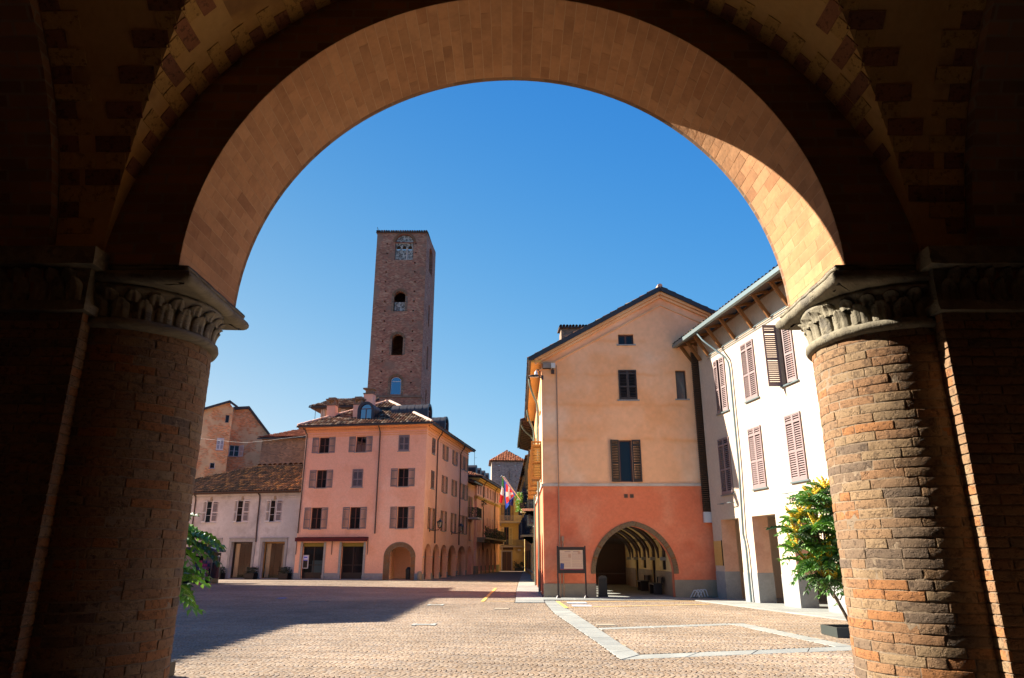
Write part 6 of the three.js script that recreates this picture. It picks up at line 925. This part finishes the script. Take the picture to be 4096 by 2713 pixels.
// ================================================================ kiosk, rack, plants, marks
{
  const k = thing('kiosk', 'small newspaper kiosk with postcards and a dark roof beside the left pier', 'kiosk', [-19.75, 0, -45.8], 0.05);
  part(k, 'body', [bx(-1.5, 0.9, 0, 1.85, -1.3, -0.3), bx(-1.5, -0.95, 0, 1.85, -0.3, 0), bx(0.82, 0.9, 0, 1.85, -0.3, 0)], M.metalDark); part(k, 'roof', [bx(-1.7, 1.12, 1.9, 2.02, -1.5, 0.25), ext(shapeOf([[-1.7, 2.02], [1.12, 2.02], [0.6, 2.2], [-1.4, 2.2]]), -1.4, 0.2)], mat({ color: lin(0.03, 0.05, 0.09), roughness: 0.4 }));
  for (const x of [-0.92, -0.28, 0.86]) part(k, 'post', bx(x - 0.05, x + 0.05, 0, 1.9, -0.02, 0.06), M.plinth);
  part(k, 'poster', bx(-0.84, -0.36, 0.9, 1.7, -0.02, 0.0), mat({ color: lin(0.5, 0.4, 0.3) })); part(k, 'poster', bx(-0.84, -0.36, 0.3, 0.88, -0.02, 0.0), mat({ color: lin(0.16, 0.28, 0.27) })); part(k, 'back_panel', bx(0.2, 0.72, 0.9, 1.6, -0.25, -0.2), mat({ color: lin(0.45, 0.3, 0.2) })); part(k, 'fascia', bx(-0.2, 0.8, 1.66, 1.86, 0.0, 0.03), mat({ color: lin(0.34, 0.26, 0.23) }));
  const cols = [[0.45, 0.03, 0.18], [0.3, 0.06, 0.1], [0.5, 0.45, 0.4], [0.05, 0.05, 0.12], [0.5, 0.25, 0.1], [0.1, 0.1, 0.1], [0.4, 0.2, 0.25]].map(c => mat({ color: lin(...c), roughness: 0.5 }));
  for (let r = 0; r < 6; r++) for (let c = 0; c < 6; c++) part(k, 'postcard', bx(-0.2 + c * 0.16, -0.09 + c * 0.16 + rr(0, 0.03), 0.22 + r * 0.2, 0.37 + r * 0.2 + rr(0, 0.03), 0.02 + (5 - r) * 0.02, 0.035 + (5 - r) * 0.02), pick(cols)); part(k, 'shelf', [0, 1, 2, 3, 4, 5].map(r => bx(-0.22, 0.8, 0.2 + r * 0.2, 0.215 + r * 0.2, -0.2, 0.05 + (5 - r) * 0.02)), M.metalDark);
  const box = thing('pink_crate', 'small magenta crate on the ground before the kiosk', 'crate', [-19.35, 0.005, -45.35], 0.1); part(box, 'body', [bx(-0.16, 0.16, 0, 0.2, -0.1, 0.1)], cols[0]); part(box, 'lid', bx(-0.175, 0.175, 0.2, 0.225, -0.115, 0.115), cols[0]);
  const r = thing('clothes_stand', 'dark clothes stand topped with a pale hat right of the kiosk', 'clothes stand', [-18.52, 0, -45.6]);
  part(r, 'frame', [bar([-0.22, 0.02, 0], [-0.22, 1.3, 0], 0.03), bar([0.22, 0.02, 0], [0.22, 1.3, 0], 0.03), bar([-0.22, 1.3, 0], [0.22, 1.3, 0], 0.03), bar([-0.22, 0.03, -0.25], [-0.22, 0.03, 0.25], 0.03), bar([0.22, 0.03, -0.25], [0.22, 0.03, 0.25], 0.03), bar([0.1, 1.3, 0], [0.1, 1.62, 0], 0.03)], M.gutter);
  for (let i = 0; i < 4; i++) { const g = new THREE.CylinderGeometry(0.05, 0.12, 0.95, 9); g.scale(1, 1, 1.6); g.translate(-0.18 + i * 0.1, 0.8, 0); part(r, 'coat', roughen(g, 0.05, 6), mat({ color: lin(0.015 + 0.01 * i, 0.014, 0.016) })); }
  { const g = new THREE.LatheGeometry([[0.14, 0], [0.13, 0.01], [0.07, 0.02], [0.065, 0.08], [0.03, 0.1], [0, 0.1]].map(p => new THREE.Vector2(...p)), 14); g.translate(0.1, 1.6, 0); part(r, 'hat', g, mat({ color: lin(0.6, 0.5, 0.3) })); }
}
function compoundLeaf(n, len, w, droop) { // a stalk with pairs of spiny leaflets
  const gs = [], bl = leafBlade(w, w * 2.1, 0.22), o = new THREE.Object3D(), pt = t => [0, 0.22 * len * Math.sin(t * 2.2) - droop * t * t * len, t * len];
  for (let i = 0; i < n; i++) { const t = 0.18 + 0.8 * i / (n - 1), p = pt(t), k = 0.75 + 0.45 * Math.sin(t * 3); for (const s of [-1, 1]) { o.position.set(...p); o.rotation.set(0.1 + droop * t, s * 1.15, s * -0.25, 'YXZ'); o.scale.setScalar(k); o.updateMatrix(); gs.push(put(bl, o.matrix)); } }
  o.position.set(...pt(0.98)); o.rotation.set(droop, 0, 0); o.scale.setScalar(1); o.updateMatrix(); gs.push(put(bl, o.matrix)); gs.push(bar(pt(0), pt(0.5), 0.008), bar(pt(0.5), pt(1), 0.006)); return merge(gs);
}
const leafKinds = [compoundLeaf(7, 0.42, 0.062, 0.35), compoundLeaf(8, 0.5, 0.07, 0.6), compoundLeaf(6, 0.34, 0.058, 0.2)];
const racemeGeo = (() => { const gs = []; for (let i = 0; i < 26; i++) { const t = i / 26, a = i * 2.4, g = new THREE.IcosahedronGeometry(0.019 * (1.1 - 0.5 * t), 0); g.translate(0.026 * (1.2 - t) * Math.cos(a), 0.02 + t * 0.26, 0.026 * (1.2 - t) * Math.sin(a)); gs.push(g.toNonIndexed()); } return merge(gs); })();
function mahonia(t, tips, flowers, leaves) { // whorls of leaves at the branch tips; flower spikes above
  tips.forEach(([x, y, z, tilt = 0], i) => {
    const n = leaves + Math.floor(rr(0, 3)); for (let k = 0; k < n; k++) { const a = k * 6.283 / n + rr(-0.25, 0.25), m = new THREE.Matrix4().makeTranslation(x, y + rr(-0.06, 0.03), z).multiply(new THREE.Matrix4().makeRotationY(a)).multiply(new THREE.Matrix4().makeRotationX(-rr(-0.15, 0.75))).scale(new THREE.Vector3(1, 1, 1).multiplyScalar(rr(0.8, 1.15))); shared(t, 'leaf', pick(leafKinds), pick([M.leafDark, M.leafMid, M.leafMid, M.leafLight]), m); }
    if (flowers(i)) for (let k = 0; k < 4; k++) { const a = k * 1.57 + rr(0, 1), m = new THREE.Matrix4().makeTranslation(x, y + 0.06, z).multiply(new THREE.Matrix4().makeRotationY(a)).multiply(new THREE.Matrix4().makeRotationX(rr(0.2, 0.9))).scale(new THREE.Vector3(1, 1, 1).multiplyScalar(rr(0.9, 1.4))); shared(t, 'flower_spike', racemeGeo, M.flower, m); }
  });
}
{
  const t = thing('mahonia_shrub', 'flowering shrub with yellow spikes leaning beside the right column', 'shrub', [7.2, 0, -15.85]);
  const trunk = [[0.05, 0.1, 0], [-0.1, 0.45, 0], [-0.28, 0.82, 0.02], [-0.46, 1.12, 0], [-0.52, 1.45, -0.02]]; const tr = part(t, 'trunk', [tube(trunk, 0.035, 8), tube([[0.05, 0.1, 0], [0.2, 0.7, -0.1], [0.15, 1.3, -0.15], [0.1, 2.0, -0.1]], 0.03, 7)], M.bark);
  const tips = []; const add = (x, y, z) => tips.push([x, y, z]);
  for (let i = 0; i < 24; i++) { const a = i * 2.39996, h = i / 23, r = 0.66 * Math.sqrt(rr(0.25, 1)) * Math.sin(0.5 + h * 2.2); add(-0.28 + Math.cos(a) * r, 1.05 + h * 1.85, Math.sin(a) * r * 0.7); }
  [[-0.98, 2.05, 0.1], [-1.0, 1.72, 0.05], [-0.92, 2.35, 0], [-0.62, 2.75, 0], [-0.12, 3.0, 0], [0.1, 2.9, 0.1], [-0.62, 1.35, 0.25], [-0.35, 1.1, 0.3], [-0.05, 2.3, 0.4], [-0.5, 2.2, 0.4], [0.15, 1.6, 0.4], [-0.2, 1.7, 0.45]].forEach(p => add(...p));
  part(t, 'branches', tips.map(([x, y, z]) => tube([[-0.4 + 0.5 * (x + 0.3) * 0.3, Math.max(1.0, y - 0.9), 0], [(x - 0.35) / 2, y - 0.35, z / 2], [x, y, z]], 0.012, 5)), M.bark);
  mahonia(t, tips, i => i % 6 !== 3, 10);
  foliage(t, 'low_leaves', [[-0.3, 0.85, 0.1], [-0.25, 0.95, 0.1], [-0.4, 1.05, 0.1], [-0.1, 0.8, 0], [-0.2, 1.1, 0.1], [-0.15, 0.62, 0.05]], M.leafMid, 0.2);
  const p = thing('steel_planter', 'low dark steel planter at the foot of the right column', 'planter', [6.72, 0, -15.46]); part(p, 'trough', [bx(0, 1.0, 0.01, 0.20, -0.03, 0), bx(0, 1.0, 0.01, 0.20, -0.8, -0.77), bx(0, 0.03, 0.01, 0.20, -0.77, -0.03), bx(0.97, 1.0, 0.01, 0.20, -0.77, -0.03)], mat({ color: lin(0.045, 0.055, 0.05), roughness: 0.5, metalness: 0.3 })); part(p, 'soil', bx(0.03, 0.97, 0.01, 0.12, -0.77, -0.03), mat({ color: lin(0.04, 0.028, 0.02), roughness: 1 }));
  const l = thing('mahonia_shrub', 'yellow flowering shrub showing from behind the left column', 'shrub', [-5.16, 0, -10.3]);
  part(l, 'trunk', [tube([[0, 0.1, 0], [0.05, 0.6, 0], [0.15, 1.2, 0.05], [0.1, 1.8, 0]], 0.035, 8), tube([[0, 0.2, 0], [0.2, 0.6, 0.1], [0.3, 0.9, 0.1]], 0.02, 6)], M.bark);
  mahonia(l, [[0.22, 2.06, 0.05], [0.3, 1.88, 0.05], [0.42, 1.82, 0], [0.3, 1.75, 0.1], [0.15, 1.95, 0.1], [0.2, 1.7, 0], [0.3, 1.3, 0.05], [0.34, 1.22, 0.1], [0.28, 1.12, 0.05], [0.2, 1.0, -0.1], [-0.1, 1.6, 0], [-0.2, 1.9, 0], [-0.2, 1.1, 0]], i => i === 0 || i === 4 || i === 6 || i === 11, 9);
  const q = thing('steel_planter', 'low dark steel planter hidden behind the left column', 'planter', [-5.75, 0, -9.9]); part(q, 'trough', [bx(0, 1.0, 0.01, 0.20, -0.03, 0), bx(0, 1.0, 0.01, 0.20, -0.8, -0.77), bx(0, 0.03, 0.01, 0.20, -0.77, -0.03), bx(0.97, 1.0, 0.01, 0.20, -0.77, -0.03)], M.metalDark); part(q, 'soil', bx(0.03, 0.97, 0.01, 0.12, -0.77, -0.03), mat({ color: lin(0.04, 0.028, 0.02), roughness: 1 }));
}
{ // paint on the paving, drain covers
  const paint = c => mat({ map: grime(c, 233, 0.7), roughness: 0.8 }), yel = paint([0.72, 0.44, 0.10]), wh = paint([0.72, 0.72, 0.68]), bl = paint([0.36, 0.47, 0.62]);
  const strip = (a, b2, w, y = 0.02) => { const dx = b2[0] - a[0], dz = b2[1] - a[1], L = Math.hypot(dx, dz), nx = -dz / L * w / 2, nz = dx / L * w / 2; const g = new THREE.BufferGeometry(), P = [[a[0] + nx, a[1] + nz], [a[0] - nx, a[1] - nz], [b2[0] - nx, b2[1] - nz], [b2[0] + nx, b2[1] + nz]], v = []; [0, 1, 2, 0, 2, 3].forEach(i => v.push(P[i][0], y, P[i][1])); g.setAttribute('position', new THREE.Float32BufferAttribute(v, 3)); g.computeVertexNormals(); if (g.attributes.normal.getY(0) < 0) { const q = []; [0, 2, 1, 0, 3, 2].forEach(i => q.push(P[i][0], y, P[i][1])); g.setAttribute('position', new THREE.Float32BufferAttribute(q, 3)); g.computeVertexNormals(); } return uvm(g); };
  ground('road_marking', [strip([1.70, -27.6], [1.78, -24.1], 0.13)], yel, 'yellow bay line before the orange house'); ground('road_marking', [strip([1.86, -27.45], [6.9, -27.75], 0.11)], yel); ground('road_marking', [strip([1.86, -24.4], [6.9, -25.9], 0.11)], yel);
  ground('road_marking', [strip([2.0, -26.85], [2.7, -26.85], 0.7)], bl, 'worn pale blue bay symbol'); ground('road_marking', [strip([2.05, -25.2], [2.7, -25.2], 0.7)], bl); ground('road_marking', [strip([-0.86, -39.2], [-1.1, -27.5], 0.13)], yel, 'yellow line down the middle of the street'); ground('road_marking', [strip([-0.92, -27.7], [0.1, -27.6], 0.08)], yel);
  const cover = (label, x, z, m, w, d, kind) => { const t = thing('drain_cover', label, 'drain cover', [x, 0.012, z]); if (kind === 'h') part(t, 'frame', [bx(-w / 2, -w / 2 + 0.1, 0, 0.008, -d / 2, d / 2), bx(w / 2 - 0.1, w / 2, 0, 0.008, -d / 2, d / 2), bx(-w / 2 + 0.1, w / 2 - 0.1, 0, 0.008, -0.12, 0.12)], m); else { part(t, 'plate', bx(-w / 2, w / 2, 0, 0.008, -d / 2, d / 2), m); part(t, 'rim', [bx(-w / 2 - 0.03, w / 2 + 0.03, 0, 0.006, d / 2, d / 2 + 0.03), bx(-w / 2 - 0.03, w / 2 + 0.03, 0, 0.006, -d / 2 - 0.03, -d / 2)], M.slab[2]); } };
  cover('nearer pale stone drain surround in the sunlit cobbles', -2.16, -18.35, M.slab[2], 0.58, 0.5, 'h'); cover('farther pale stone drain surround in the sunlit cobbles', -2.65, -25.7, M.slab[2], 0.56, 0.7, 'h'); cover('dark iron cover in the street before the slab pavement', -0.33, -23.85, M.plinth, 0.46, 0.5); cover('dark iron cover in the shaded part of the square', -7.2, -27.55, M.metalDark, 0.6, 0.6); cover('dark iron cover beside the pale stone band', 2.3, -18.3, M.plinth, 0.45, 0.4); cover('small blue cover in the shaded part of the square', -9.28, -29.75, mat({ color: lin(0.05, 0.12, 0.4) }), 0.3, 0.5);
}

renderer.render(scene, camera);
